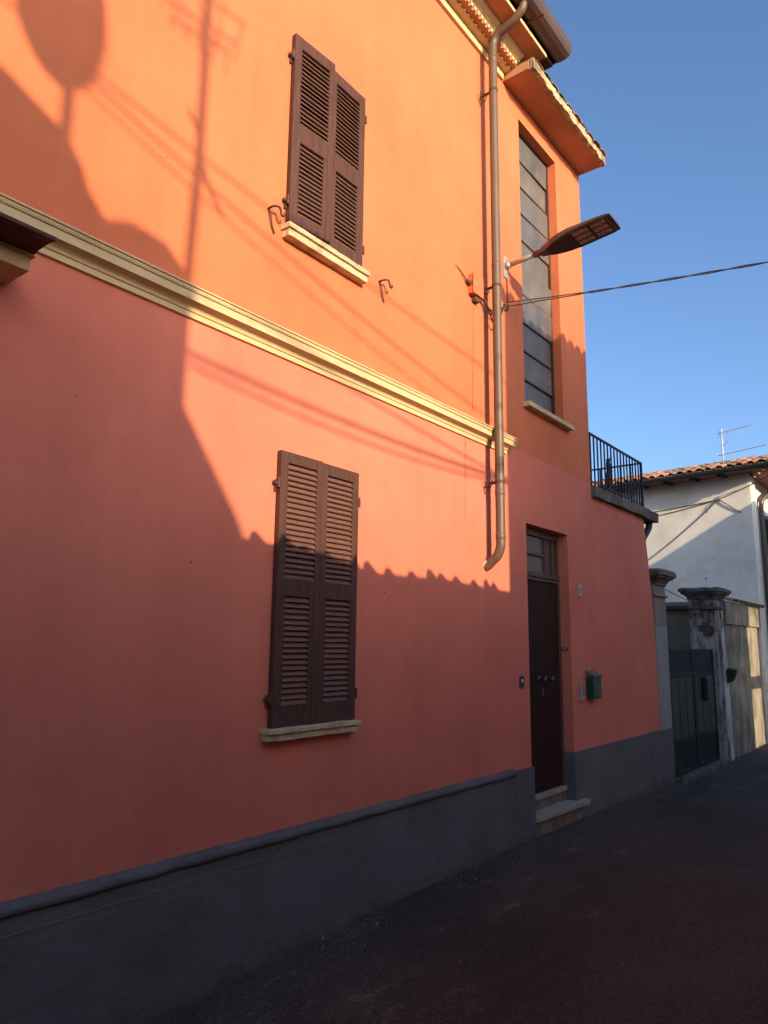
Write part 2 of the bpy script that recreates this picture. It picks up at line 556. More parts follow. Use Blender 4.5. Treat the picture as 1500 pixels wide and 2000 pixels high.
def gz(x):
    for (a, b), (c, e) in zip(GZ, GZ[1:]):
        if a <= x <= c:
            t = (x - a) / (c - a)
            return b + (e - b) * t
    return GZ[-1][1]


def road_z(x, y):
    n1 = noise.noise(Vector((x * 0.7, y * 0.9, 3.1))) * 0.012 + noise.noise(Vector((x * 3, y * 3, 1.7))) * 0.004
    z = gz(x) + n1
    if y > -0.5:
        z += 0.012 * (y + 0.5) / 0.5 * (0.5 + noise.noise(Vector((x * 2.3, 0, 9))))
    return z


rm = MB()
xs = [-20 + 0.5 * i for i in range(41)] + [0.1 * i + 0.1 for i in range(180)] + [18.5 + i for i in range(52)]
xs = sorted(set(round(x, 3) for x in xs))
ys = [0.9, 0.3, 0.12, 0.0] + [-0.12 * i for i in range(1, 42)] + [-5.5, -7, -10]
for x in xs:
    for y in ys:
        rm.v.append((x, y, road_z(x, y)))
ny = len(ys)
for i in range(len(xs) - 1):
    for j in range(ny - 1):
        rm.f.append((i * ny + j, (i + 1) * ny + j, (i + 1) * ny + j + 1, i * ny + j + 1))
tag(rm.build('road', MT['road'], smooth=True), kind='structure')

# loose grit along the foot of the wall
gv = MB()
for i in range(1500):
    x = random.uniform(1.0, 12.5)
    if noise.noise(Vector((x * 1.1, 4.4, 0))) + 0.25 * noise.noise(Vector((x * 5, 1, 0))) < random.uniform(-0.25, 0.55):
        continue
    y = -0.035 - abs(random.gauss(0, 0.16)) if random.random() < 0.93 else random.uniform(-2.5, -0.3)
    if 6.2 < x < 7.5 and y > -0.1:
        continue
    s = random.uniform(0.0025, 0.007) if random.random() < 0.975 else random.uniform(0.009, 0.016)
    z = road_z(x, y)
    k = len(gv.v)
    for dx, dy, dz in ((1, 0, 0), (0.2, 0.9, 0), (-0.9, 0.3, 0), (-0.4, -0.8, 0), (0.1, 0, 0.8)):
        gv.v.append((x + dx * s * random.uniform(0.7, 1.4), y + dy * s * random.uniform(0.7, 1.4), z + dz * s))
    gv.f += [(k, k + 1, k + 4), (k + 1, k + 2, k + 4), (k + 2, k + 3, k + 4), (k + 3, k, k + 4)]
tag(gv.build('gravel', MT['pebble']), kind='stuff')

# ------------------------------------------------------------------ the orange house
H = thing('orange_house', 'orange and salmon plastered house with brown shutters, stair tower and grey plinth', 'house')
XE = 5.985                      # where the main front ends and the stair tower begins
DOOR = (6.305, 7.25, 0.15, 2.93)
WIN = (6.34, 7.255, 4.15, 7.345)

wall_with_holes(-3.0, XE, 3.60, 8.1, [], 0.1).build('upper_wall', MT['orange'], H)
wall_with_holes(-3.0, XE, -0.5, 3.60, [], 0.1).build('lower_wall', MT['pink'], H)
wall_with_holes(XE, 7.95, 3.62, 7.62, [WIN], 0.14).build('tower_wall', MT['orange'], H)
wall_with_holes(XE, 7.95, -0.5, 3.62, [DOOR], 0.14).build('tower_foot_wall', MT['pink'], H)
# far side of the tower and the low wing under the terrace
MB().box(7.955, 7.958, 0.003, 4.0, 3.5, 7.6).build('tower_side_wall', MT['orange'], H)
wg = MB()
wing = [(7.95, 0, -0.5), (9.955, 0, -0.5), (9.955, 0, 0.7), (9.94, 0, 2.1), (9.82, 0, 2.9), (9.71, 0, 3.46), (7.95, 0, 3.46)]
wg.prism(wing, (0, 3.0, 0))
wg.build('terrace_wing_wall', MT['pink'], H)

# plinths
pl = MB()
pl.box(-3.0, 5.93, -0.028, 0.0, -0.5, 0.652)
pl.box(5.93, 6.305, -0.030, 0.0, -0.5, 0.685)
pl.prism([(-3.0, -0.0282, 0.572), (-3.0, -0.0315, 0.575), (-3.0, -0.0282, 0.580)], (8.93, 0, 0))
o = pl.build('plinth', MT['grey_paint'], H)
mo = MB()
prof = [(0.0, 0.648), (-0.040, 0.650), (-0.052, 0.662), (-0.055, 0.676), (-0.050, 0.690), (-0.036, 0.700), (0.0, 0.705)]
mo.prism([(-3.0, y, z) for y, z in prof], (8.93, 0, 0))
o = mo.build('plinth_moulding', MT['grey_paint'], H)
bm = bmesh.new()
bm.from_mesh(o.data)
long_e = [e for e in bm.edges if abs((e.verts[0].co - e.verts[1].co).x) > 1]
bmesh.ops.subdivide_edges(bm, edges=long_e, cuts=170)
for v in bm.verts:
    if v.co.y < -0.01:
        kk = noise.noise(Vector((v.co.x * 5, v.co.z * 14, 0)))
        v.co.y += 0.006 * kk
        v.co.z += 0.004 * noise.noise(Vector((v.co.x * 4, 5, 1)))
        chip = noise.noise(Vector((v.co.x * 2.3, 7.7, 2)))
        if chip > 0.42:
            v.co.y += 0.02 * (chip - 0.42) * 3
bm.to_mesh(o.data)
bm.free()
tp = MB()
tp.box(7.252, 9.957, -0.010, 0.0, -0.5, 0.712)
tp.box(7.237, 7.251, -0.008, 0.14, 0.1, 0.712)      # it returns into the doorway
tp.build('tower_plinth', MT['grey_paint'], H)

# string course between the storeys
sc_prof = [(0.0, 3.525), (-0.022, 3.527), (-0.024, 3.565), (-0.034, 3.570), (-0.036, 3.577), (-0.030, 3.582), (-0.036, 3.594), (-0.050, 3.605), (-0.076, 3.612),
           (-0.100, 3.616), (-0.102, 3.672), (-0.112, 3.676), (-0.118, 3.690), (-0.117, 3.700), (-0.128, 3.704), (-0.128, 3.716), (-0.05, 3.722), (0.0, 3.745)]
sc_prof = [(y * 0.85, 3.525 + (z - 3.525) * 0.76) for y, z in sc_prof]
sc_ = MB()
n = len(sc_prof)
for i, x in enumerate([-3.0] + [-2.9 + 0.1 * k for k in range(88)] + [5.895]):
    for y, z in sc_prof:
        w = 0.0016 * noise.noise(Vector((x * 3, z * 8, 2)))
        sc_.v.append((x + (max(0, -y) * 0.9 if i == 89 else 0), y + (w if y < -0.01 else 0), z + w * 0.6))
for i in range(89):
    for j in range(n - 1):
        a = i * n + j
        sc_.f.append((a, a + n, a + n + 1, a + 1))
sc_.f.append(tuple(range(89 * n, 90 * n)))
sc_.build('string_course', MT['cream'], H)

# main cornice, as layers each with its mitred end
lay = [  # profile points (out, z) of the cream and tan bands
    ('cornice', MT['cream'], [(0.0, 7.555), (0.030, 7.557), (0.032, 7.635), (0.0, 7.635)], 5.975),
    ('cornice', MT['cream'], [(0.0, 7.637), (0.098, 7.637), (0.100, 7.660), (0.0, 7.660)], 5.995),
    ('cornice', MT['soffit_paint'], [(0.0, 7.662), (0.162, 7.650), (0.162, 7.700), (0.0, 7.700)], 6.01),
    ('cornice', MT['cream'], [(0.0, 7.702), (0.188, 7.702), (0.190, 7.712), (0.198, 7.714), (0.200, 7.722), (0.215, 7.728), (0.238, 7.742), (0.252, 7.762), (0.252, 7.772), (0.0, 7.775)], 6.02),
    ('soffit', MT['soffit_paint'], [(0.0, 7.778), (0.400, 7.762), (0.402, 7.795), (0.0, 7.800)], 6.19),
]
for nm, mm, pr, xe in lay:
    k = MB()
    k.prism([(-3.0, -y, z) for y, z in pr], (xe + 3.0, 0, 0))
    lo = k.build(nm, mm, H, bevel=0.003)
    if mm is MT['soffit_paint'] and nm == 'cornice':
        frieze = lo
de = MB()
for i in range(86):
    x = 5.98 - i * 0.062
    de.box(x - 0.034, x, -0.183, -0.1625, 7.655, 7.700)
    de.box(x - 0.062, x - 0.034, -0.183, -0.1625, 7.688, 7.700)
tag(de.build('dentils', MT['cream'], frieze), kind='stuff')
dr = MB()
for i in range(75):
    x = 5.95 - i * 0.072
    dr.box(x - 0.020, x, -0.112, -0.1005, 7.634, 7.654)
tag(dr.build('drops', MT['cream'], frieze), kind='stuff')
MB().box(-3.0, 6.19, -0.416, -0.403, 7.760, 7.800).build('fascia', MT['cream'], H)
rf = MB()
rf.prism([(-3.0, -0.40, 7.90), (-3.0, -0.55, 7.985), (-3.0, 4.0, 9.4), (-3.0, 4.0, 9.3)], (9.40, 0, 0))
rf.build('roof', MT['wood'], H)
MB().box(-3.0, 6.38, -0.395, -0.30, 7.802, 7.90).build('eave_board', MT['brown'], H)
gt = MB()
gpf = [(-0.405, 7.945), (-0.405, 7.875), (-0.425, 7.848), (-0.47, 7.836), (-0.53, 7.840), (-0.575, 7.862), (-0.598, 7.90), (-0.604, 7.985), (-0.594, 7.985), (-0.588, 7.905), (-0.57, 7.872), (-0.53, 7.85), (-0.47, 7.846), (-0.43, 7.858), (-0.415, 7.880), (-0.415, 7.945)]
gt.prism([(-3.0, y, z) for y, z in gpf], (9.40, 0, 0))
gt.prism([(6.401, y, z) for y, z in gpf[:8]], (0.012, 0, 0))
gutter = gt.build('gutter', MT['gutter'], H)
for i in range(6):
    x = 5.75 - i * 1.1
    MB().box(x - 0.012, x + 0.012, -0.60, -0.41, 7.828, 7.835).build('gutter_strap', MT['iron'], gutter)
# closing board at the end of the eave, under the roof
MB().prism([(6.385, -0.29, 7.82), (6.385, -0.42, 7.835), (6.385, -0.575, 7.86), (6.385, -0.55, 7.98), (6.385, 0.4, 8.25), (6.385, 0.4, 7.85)], (0.012, 0, 0)).build('barge_board', MT['brown'], H)

# tower eave: plaster slab with a crumbled cream front edge and tiles on it
te = MB()
te.box(6.0, 7.952, -0.30, 0.3, 7.565, 7.66)
teave = te.build('tower_eave', MT['soffit_paint'], H)
k = MB()
k.box(6.0, 7.955, -0.352, -0.302, 7.562, 7.66)
o = k.build('eave_edge', MT['eave_worn'], teave)
roughen(o, 0.03, 0.016, 9)
for i in range(10):
    me = TILES[(0, 3, 1, 3, 2)[i % 5]]
    link_copy(me, 'roof_tile', teave, (6.14 + i * 0.19 + random.uniform(-0.01, 0.01), -0.362 + random.uniform(-0.012, 0.01), 7.658), (R(10), 0, random.uniform(-0.05, 0.05)), (1.1, 1, 0.42))
MB().prism([(6.0, -0.30, 7.662), (6.0, 1.5, 8.1), (6.0, 1.5, 7.665)], (1.95, 0, 0)).build('tower_roof', MT['wood'], H)


# --- shutters
def sill(name, x0, x1, ztop, proj, h, worn):
    k = MB()
    k.box(x0, x1, -proj, 0.0, ztop - h * 0.42, ztop)
    k.box(x0 + 0.012, x1 - 0.012, -proj * 0.80, 0.0, ztop - h, ztop - h * 0.42 - 0.002)
    o = k.build(name, worn, H, bevel=0.004)
    roughen(o, 0.05, 0.0035, 9)
    return o


def slat_mesh(w):
    k = MB()
    c, s = math.cos(R(50)), math.sin(R(50))
    hw, ht = 0.0225, 0.0042
    pts = []
    for a, b in ((-hw, -ht), (hw, -ht), (hw, ht), (-hw, ht)):
        pts.append((0, a * c - b * s, a * s + b * c))
    k.prism(pts, (w, 0, 0))
    me = k.mesh('slat')
    me.materials.append(MT['slat'])
    return me


def leaf(x, z0, w, h, rails, hinge_left, ajar=0.0, pitch=0.0335, label=None):
    """rails: (bottom rail, lower panel top, upper panel bottom, top) as heights in the leaf"""
    T = 0.038
    k = MB()
    st_h, st_m, st_i = 0.062, 0.050, 0.085        # hinge stile, meeting stile, wider stile of the lower panel
    a_l, a_r = (st_h, st_m) if hinge_left else (st_m, st_h)
    b_l, b_r = (st_h + 0.012, st_i) if hinge_left else (st_i * 0.75, st_h + 0.012)
    yb, yf = -0.006, -0.006 - T
    z1, z2, z3, z4 = rails
    k.box(0, a_l, yf, yb, 0, h)
    k.box(w - a_r, w, yf, yb, 0, h)
    k.box(a_l, w - a_r, yf + 0.001, yb, 0, z1)
    k.box(a_l, w - a_r, yf + 0.001, yb, z2, z3)
    k.box(a_l, w - a_r, yf + 0.001, yb, z4, h)
    if b_l > a_l + 0.001:
        k.box(a_l, b_l, yf + 0.003, yb, z1, z2)
    if b_r > a_r + 0.001:
        k.box(w - b_r, w - a_r, yf + 0.003, yb, z1, z2)
    o = k.build('window_shutter', MT['brown'], H, bevel=0.0025, seg=1)
    if hinge_left:
        o.location = (x, 0, z0)
        o.rotation_euler = (0, 0, -ajar)
    else:
        o.location = (x, 0, z0)
        o.rotation_euler = (0, 0, ajar)
    MB().box(0.01, w - 0.01, -0.004, -0.001, 0.01, h - 0.01).build('dark_backing', MT['brown_dark'], o)  # dark sheet standing in for the shade between the slats
    for (za, zb, l0, l1) in ((z1, z2, b_l, w - b_r), (z3, z4, a_l, w - a_r)):
        me = slat_mesh(l1 - l0)
        cnt = int(round((zb - za) / pitch))
        for i in range(cnt):
            z = za + (i + 0.5) * (zb - za) / cnt
            link_copy(me, 'slat', o, (l0, -0.026 + random.uniform(-0.001, 0.001), z), (random.uniform(-0.05, 0.05), 0, 0))
    hx = -0.012 if hinge_left else w + 0.012
    for zz in (0.10 * h, 0.875 * h):
        g = MB()
        g.box(hx - 0.022, hx + 0.022, -0.034, -0.004, zz - 0.010, zz + 0.010)
        g.tube([(hx, -0.04, zz - 0.03), (hx, -0.04, zz + 0.035)], 0.009, 6)
        g.box(hx - 0.006, hx + 0.006, -0.02, 0.0, zz - 0.05, zz + 0.02)
        g.build('hinge', MT['iron'], o)
    if label:
        o['label'] = label
    return o


# upper window
leaf(2.998, 4.455, 0.372, 1.398, (0.075, 0.60, 0.735, 1.311), True, 0.075)
leaf(3.371, 4.455, 0.372, 1.385, (0.075, 0.60, 0.735, 1.298), False, 0.01)
sill('sill', 2.965, 3.785, 4.42, 0.085, 0.085, MT['cream_worn'])
# lower window
leaf(3.01, 1.278, 0.368, 1.645, (0.125, 0.76, 0.865, 1.575), True, 0.01)
leaf(3.381, 1.278, 0.368, 1.640, (0.125, 0.76, 0.865, 1.565), False, 0.01)
sill('sill', 2.955, 3.765, 1.278, 0.085, 0.07, MT['cream_worn'])

# iron hold-backs beside the upper window
for x, z in ((2.85, 4.475), (3.985, 4.455)):
    k = MB()
    k.tube(smooth_path([(x, 0.0, z), (x, -0.05, z), (x + 0.04, -0.06, z + 0.010), (x + 0.055, -0.062, z - 0.012), (x + 0.062, -0.062, z - 0.035), (x + 0.082, -0.062, z - 0.034), (x + 0.088, -0.062, z - 0.012)], 4), 0.0078, 6)
    k.tube(smooth_path([(x, -0.012, z), (x + 0.012, -0.02, z - 0.06), (x + 0.03, -0.014, z - 0.11), (x + 0.055, -0.012, z - 0.15)], 4), 0.0055, 6)
    k.build('shutter_stay', MT['iron'], H, smooth=True)

# --- tall stair window
x0, x1, z0, z1 = WIN
fr = MB()
yg = 0.115
fr.box(x0, x0 + 0.022, yg - 0.02, yg + 0.03, z0, z1)
fr.box(x1 - 0.022, x1, yg - 0.02, yg + 0.03, z0, z1)
fr.box(x0 + 0.022, x1 - 0.022, yg - 0.02, yg + 0.03, z0, z0 + 0.02)
fr.box(x0 + 0.022, x1 - 0.022, yg - 0.02, yg + 0.03, z1 - 0.02, z1)
sw = fr.build('stair_window', MT['brown'], H)
NP = 10
ph = (z1 - z0 - 0.04) / NP
pms = []
for gm in ('glass', 'glass2', 'glass3'):
    pm = MB().box(0, x1 - x0 - 0.046, 0, 0.006, 0, ph - 0.014).mesh('pane')
    pm.materials.append(MT[gm])
    pms.append(pm)
bmesh_bar = MB().box(0, x1 - x0 - 0.046, -0.012, 0.02, -0.007, 0.007).mesh('glazing_bar')
bmesh_bar.materials.append(MT['brown'])
for i in range(NP):
    z = z0 + 0.02 + i * ph
    tilt = 0.0
    if i == 4:
        tilt = 0.06
    link_copy(pms[(0, 1, 0, 2, 1, 0, 2, 0, 1, 2)[i]], 'pane', sw, (x0 + 0.023, yg, z + 0.007), (tilt + random.uniform(-0.02, 0.02), 0, random.uniform(-0.025, 0.025)))
    if i:
        link_copy(bmesh_bar, 'glazing_bar', sw, (x0 + 0.023, yg, z))
MB().box(x0, x1, yg + 0.06, yg + 0.07, z0, z1).build('dark_backing', MT['brown_dark'], sw)
k = MB()
k.box(6.30, 7.37, -0.075, 0.11, z0 - 0.05, z0 - 0.001)
o = k.build('sill', MT['cream_worn'], H, bevel=0.004)
roughen(o, 0.06, 0.003, 9)

# --- door
dx0, dx1 = DOOR[0], DOOR[1]
k = MB()
yd = 0.115
k.box(dx0 + 0.002, dx0 + 0.045, yd - 0.01, yd + 0.05, 0.385, 2.928)
k.box(dx1 - 0.045, dx1 - 0.002, yd - 0.01, yd + 0.05, 0.385, 2.928)
k.box(dx0 + 0.045, dx1 - 0.045, yd - 0.01, yd + 0.05, 2.86, 2.928)
k.box(dx0 + 0.045, dx1 - 0.045, yd - 0.022, yd + 0.05, 2.405, 2.440)
k.box(dx0 + 0.045, dx1 - 0.045, yd - 0.035, yd + 0.05, 2.440, 2.462)
k.box(dx0 + 0.045, dx1 - 0.045, yd - 0.01, yd + 0.05, 2.462, 2.490)
k.box(6.925, 6.965, yd - 0.006, yd + 0.045, 2.490, 2.86)
k.box(6.965, 7.085, yd + 0.012, yd + 0.045, 2.490, 2.86)
k.box(7.085, 7.115, yd - 0.012, yd + 0.045, 2.490, 2.86)
k.box(dx0 + 0.045, 6.925, yd - 0.004, yd + 0.04, 2.662, 2.692)
df = k.build('transom_frame', MT['transom'], H, bevel=0.003)
for (a, b, c, e) in ((dx0 + 0.046, 6.924, 2.491, 2.661), (dx0 + 0.046, 6.924, 2.693, 2.859), (7.116, dx1 - 0.046, 2.491, 2.859)):
    MB().box(a, b, yd + 0.02, yd + 0.026, c, e).build('pane', MT['pane'], df)
dl = MB()
wl = dx1 - dx0 - 0.092
nb_ = 27
for i in range(nb_):
    a = dx0 + 0.046 + wl * i / nb_
    b = dx0 + 0.046 + wl * (i + 1) / nb_
    m_ = 0.006
    dl.prism([(a + 0.001, yd + 0.03, 0.39), (a + 0.001, yd + 0.006, 0.39), (a + m_, yd, 0.39), (b - m_, yd, 0.39), (b - 0.001, yd + 0.006, 0.39), (b - 0.001, yd + 0.03, 0.39)], (0, 0, 2.012))
dl.box(dx0 + 0.046, dx1 - 0.046, yd + 0.03, yd + 0.04, 0.39, 2.402)
door = dl.build('door', MT['door'], H)
for hx in (6.72, 6.885):
    g = MB()
    g.tube([(hx, yd, 1.44), (hx, yd - 0.012, 1.44)], [0.034, 0.03], 10)
    g.tube([(hx, yd - 0.012, 1.44), (hx, yd - 0.05, 1.44), (hx, yd - 0.075, 1.44), (hx, yd - 0.085, 1.44)], [0.01, 0.012, 0.03, 0.016], 10)
    g.build('handle', MT['brass'], door, smooth=True)
MB().box(6.79, 6.825, yd - 0.004, yd - 0.0005, 1.28, 1.36).build('lock_plate', MT['brass'], door)
k = MB()
k.box(dx0 + 0.001, dx1 - 0.001, 0.085, 0.165, 0.335, 0.384)
o = k.build('threshold', MT['stone'], H, bevel=0.005)
roughen(o, 0.06, 0.003, 9)
k = MB()
k.box(dx0 + 0.001, dx1 - 0.001, 0.10, 0.165, 0.10, 0.334)
k.build('step_riser', MT['riser'], H)
k = MB()
k.prism([(6.31, 0.10, 0.20), (6.31, -0.045, 0.20), (7.41, -0.085, 0.20), (7.41, -0.012, 0.20), (7.236, -0.012, 0.20), (7.236, 0.10, 0.20)], (0, 0, 0.05))
o = k.build('step', MT['stone'], H, bevel=0.006)
roughen(o, 0.06, 0.003, 9)
MB().box(6.31, 7.34, -0.02, 0.10, -0.2, 0.198).build('step_base', MT['riser'], H)

# --- downpipe
dp = MB()
PX, PY, PR = 5.53, -0.15, 0.041
top = smooth_path([(PX, -0.49, 7.86), (PX, -0.485, 7.81), (PX, -0.455, 7.765), (PX, -0.38, 7.715), (PX, -0.28, 7.68), (PX, -0.20, 7.65), (PX, PY - 0.008, 7.59), (PX, PY, 7.50), (PX, PY, 7.3)], 5)
bot = smooth_path([(PX, PY, 1.30), (PX, PY, 0.97), (PX, PY + 0.004, 0.90), (PX, PY + 0.03, 0.83), (PX, PY + 0.075, 0.79), (PX, -0.02, 0.745), (PX, 0.0, 0.735)], 4)
bot = [Vector((p.x, p.y, p.z + 1.70)) for p in bot]
dp.tube(top + bot, PR, 14)
for z in (7.38, 5.2, 3.05, 2.66):
    dp.tube([(PX, PY, z), (PX, PY, z + 0.006), (PX, PY, z + 0.05), (PX, PY, z + 0.056)], [PR, PR + 0.003, PR + 0.003, PR], 14, cap=False)
dpipe = dp.build('downpipe', MT['pipe'], H, smooth=True)
g = MB()
g.tube([(PX, 0.002, 2.445), (PX, -0.006, 2.44)], [0.06, 0.052], 12)
g.build('wall_collar', MT['cream_worn'], dpipe)
for z in (7.06, 3.17, 5.02):
    g = MB()
    g.tube([(PX, PY, z - 0.012), (PX, PY, z + 0.012)], PR + 0.004, 14)
    g.box(PX - 0.006, PX + 0.006, PY + 0.04, 0.0, z - 0.012, z + 0.012)
    for sx in (-1, 1):
        g.tube(smooth_path([(PX, -0.06, z), (PX + sx * 0.03, -0.055, z + 0.03), (PX + sx * 0.055, -0.04, z + 0.01), (PX + sx * 0.04, -0.03, z - 0.03), (PX + sx * 0.02, -0.02, z - 0.015)], 4), 0.0045, 5)
    g.tube(smooth_path([(PX, -0.02, z), (PX - 0.03, -0.012, z - 0.05), (PX - 0.005, -0.012, z - 0.09), (PX + 0.015, -0.012, z - 0.06)], 4), 0.0045, 5)
    g.build('pipe_bracket', MT['iron'], dpipe)

# --- hood at the left edge, below the string course
hd = MB()
hd.box(-0.6, 1.33, -0.215, 0.0, 3.312, 3.378)
hd.box(-0.6, 1.345, -0.228, 0.0, 3.3785, 3.386)
hood = hd.build('door_hood', MT['cream'], H, bevel=0.003)
roughen(hood, 0.08, 0.002, 6)
hc = MB()
hc.prism([(-0.6, 0.0, 3.3865), (-0.6, -0.24, 3.3865), (-0.6, -0.27, 3.392), (-0.6, -0.36, 3.394), (-0.6, -0.40, 3.386), (-0.6, -0.417, 3.384), (-0.6, -0.42, 3.398), (-0.6, 0.0, 3.42)], (1.935, 0, 0))
hc.build('hood_cover', MT['brown'], hood)

# --- hairline cracks and channel in the plaster
for path in ([(5.365, 4.80), (5.355, 4.5), (5.345, 4.2), (5.335, 3.95), (5.325, 3.76)], [(5.205, 3.51), (5.20, 3.25), (5.195, 3.0), (5.19, 2.78)]):
    k = MB()
    pts = []
    for (a, b) in zip(path, path[1:]):
        for i in range(14):
            t = i / 14
            pts.append((a[0] + (b[0] - a[0]) * t + random.gauss(0, 0.003), a[1] + (b[1] - a[1]) * t))
    wmax = 0.006 if path[0][1] > 4 else 0.0028
    for i in range(len(pts) - 1):
        if random.random() < 0.16:
            continue
        w = wmax * random.uniform(0.35, 1.1)
        (xa, za), (xb, zb) = pts[i], pts[i + 1]
        k.box(min(xa, xb), max(xa, xb) + w, -0.0015, 0.0005, zb, za + 0.004)
    k.build('plaster_crack', MT['rust_stain'], H)

for i, (x, z, sz) in enumerate(((2.42, 2.18, 0.012), (4.10, 2.12, 0.014), (4.32, 2.9, 0.006), (5.05, 2.72, 0.010), (3.3, 0.85, 0.010), (1.7, 2.9, 0.007), (4.6, 1.2, 0.008), (5.6, 1.9, 0.006), (2.1, 4.4, 0.008), (4.6, 5.9, 0.007))):
    k = MB()
    k.v = [(x + sz * math.cos(a) * random.uniform(0.5, 1.2), -0.0012, z + 0.6 * sz * math.sin(a) * random.uniform(0.5, 1.2)) for a in (0, 1, 2, 3, 4, 5)] + [(x, -0.006, z)]
    k.f = [(j, (j + 1) % 6, 6) for j in range(6)]
    k.build('plaster_chip', MT['rust_stain'], H)

# --- terrace slab, railing, spout
ts = MB()
ts.box(7.96, 10.16, -0.062, 2.2, 3.462, 3.585)
slab = ts.build('terrace_slab', MT['concrete'], H)
roughen(slab, 0.11, 0.012, 5)
rl = MB()
YR, ZT = 0.03, 4.235
rl.box(7.955, 9.80, YR - 0.012, YR + 0.012, ZT, ZT + 0.022)
rl.box(9.80, 9.828, YR - 0.014, YR + 0.014, 3.58, ZT + 0.024)
rl.box(9.80, 9.822, YR + 0.014, 1.6, ZT, ZT + 0.020)
rl.box(9.802, 9.82, YR + 0.014, 1.6, 3.66, 3.675)
rl.box(7.955, 9.80, YR - 0.006, YR + 0.006, 3.66, 3.675)
rail = rl.build('railing', MT['black_iron'], H)
bal = MB().box(-0.0075, 0.0075, -0.0075, 0.0075, 3.585, ZT).mesh('baluster')
bal.materials.append(MT['black_iron'])
for i in range(16):
    link_copy(bal, 'baluster', rail, (8.05 + i * 0.110, YR, 0))
for i in range(9):
    link_copy(bal, 'baluster', rail, (9.811, 0.17 + i * 0.145, 0))
k = MB()
k.tube(smooth_path([(10.03, 0.03, 3.50), (10.03, 0.03, 3.42), (9.99, 0.03, 3.36), (9.88, 0.045, 3.26), (9.80, 0.05, 3.19), (9.78, 0.055, 3.12)], 5), 0.045, 12)
k.build('terrace_spout', MT['dark_plastic'], H, smooth=True)

# dead stump in a pot on the terrace
pt_ = thing('dead_plant', 'dead bare stump standing behind the black terrace railing', 'plant', (9.1, 0.22, 3.585))
k = MB()
pts, rr = [], []
for i in range(18):
    t = i / 17
    pts.append((0.02 * noise.noise(Vector((t * 4, 0, 1))) + 0.02 * t, 0.02 * noise.noise(Vector((t * 4, 3, 1))), t * 0.60))
    rr.append((0.05 - 0.022 * t) * (1 + 0.45 * noise.noise(Vector((t * 9, 1, 7)))))
k.tube(pts, rr, 8)
k.build('trunk', MT['bark'], pt_)
for i in range(9):
    k = MB()
    z = 0.6 * random.uniform(0.15, 1.0)
    a = random.uniform(0, 6.28)
    L = random.uniform(0.05, 0.12)
    k.tube([(0.02, 0, z), (0.02 + math.cos(a) * L * 0.6, math.sin(a) * L * 0.6, z + 0.03), (0.02 + math.cos(a) * L, math.sin(a) * L, z + 0.07)], [0.012, 0.008, 0.003], 5)
    k.build('twig', MT['bark'], pt_)
for i in range(7):
    k = MB()
    x = -0.9 + i * 0.14 + random.uniform(-0.05, 0.05)
    L = random.uniform(0.05, 0.16)
    k.tube([(x, 0.0, 0.0), (x + random.uniform(-0.05, 0.05), 0.02, L)], [0.008, 0.003], 5)
    k.build('twig', MT['bark'], pt_)

# ------------------------------------------------------------------ things on the wall
# street lamp
LX_, LZ_ = 5.985, 5.466
lamp = thing('street_lamp', 'brown flat street lamp on a galvanised wall arm beside the downpipe', 'street lamp', (LX_, 0, LZ_))
MB().box(-0.045, 0.035, -0.012, -0.0005, -0.13, 0.10).build('wall_plate', MT['galv'], lamp, bevel=0.003)
k = MB()
k.tube([(0, -0.01, -0.005), (0, -0.40, 0.022)], 0.024, 12)
k.tube([(0, -0.012, -0.005), (0, -0.06, -0.001)], [0.04, 0.028], 12)
k.build('arm', MT['galv'], lamp, smooth=True)
k = MB()
k.tube([(0, -0.32, 0.016), (0, -0.46, 0.026)], 0.034, 12)
k.build('arm_clamp', MT['lamp'], lamp, smooth=True)
secs = [(0.40, 0.042, 0.062, -0.012), (0.46, 0.060, 0.076, -0.012), (0.54, 0.115, 0.088, -0.006), (0.64, 0.155, 0.094, 0.004), (0.74, 0.176, 0.096, 0.016), (0.76, 0.178, 0.096, 0.018), (0.95, 0.182, 0.095, 0.034), (1.10, 0.178, 0.092, 0.046), (1.14, 0.160, 0.086, 0.052)]
k = MB()
for a, hw, zt, zb in secs:
    zz = 0.10 * (a - 0.40) * 0.3
    k.v += [(-hw, -a, zb + zz + 0.012), (-hw, -a, zt + zz - 0.035), (-hw * 0.6, -a, zt + zz), (hw * 0.6, -a, zt + zz), (hw, -a, zt + zz - 0.035), (hw, -a, zb + zz + 0.012), (hw * 0.93, -a, zb + zz), (-hw * 0.93, -a, zb + zz)]
for i in range(len(secs) - 1):
    for j in range(8):
        q = (j + 1) % 8
        k.f.append((i * 8 + j, i * 8 + q, i * 8 + 8 + q, i * 8 + 8 + j))
k.f.append(tuple(range(8)))
k.f.append(tuple(len(k.v) - 8 + i for i in range(8)))
head = k.build('lamp_head', MT['lamp'], lamp)
head.scale = (0.93, 0.975, 0.95)
k = MB()


def under(a):
    for s0, s1 in zip(secs, secs[1:]):
        if s0[0] <= a <= s1[0]:
            t = (a - s0[0]) / (s1[0] - s0[0])
            return s0[1] + (s1[1] - s0[1]) * t, s0[3] + (s1[3] - s0[3]) * t + 0.03 * (a - 0.40)
    return secs[-1][1], secs[-1][3] + 0.03 * (a - 0.40)


def strip(kb, xa, xb, a0, a1, drop, th=0.004):
    za, zb = under(a0)[1] - drop, under(a1)[1] - drop
    kb.prism([(xa, -a0, za), (xb, -a0, za), (xb, -a1, zb), (xa, -a1, zb)], (0, 0, -th))


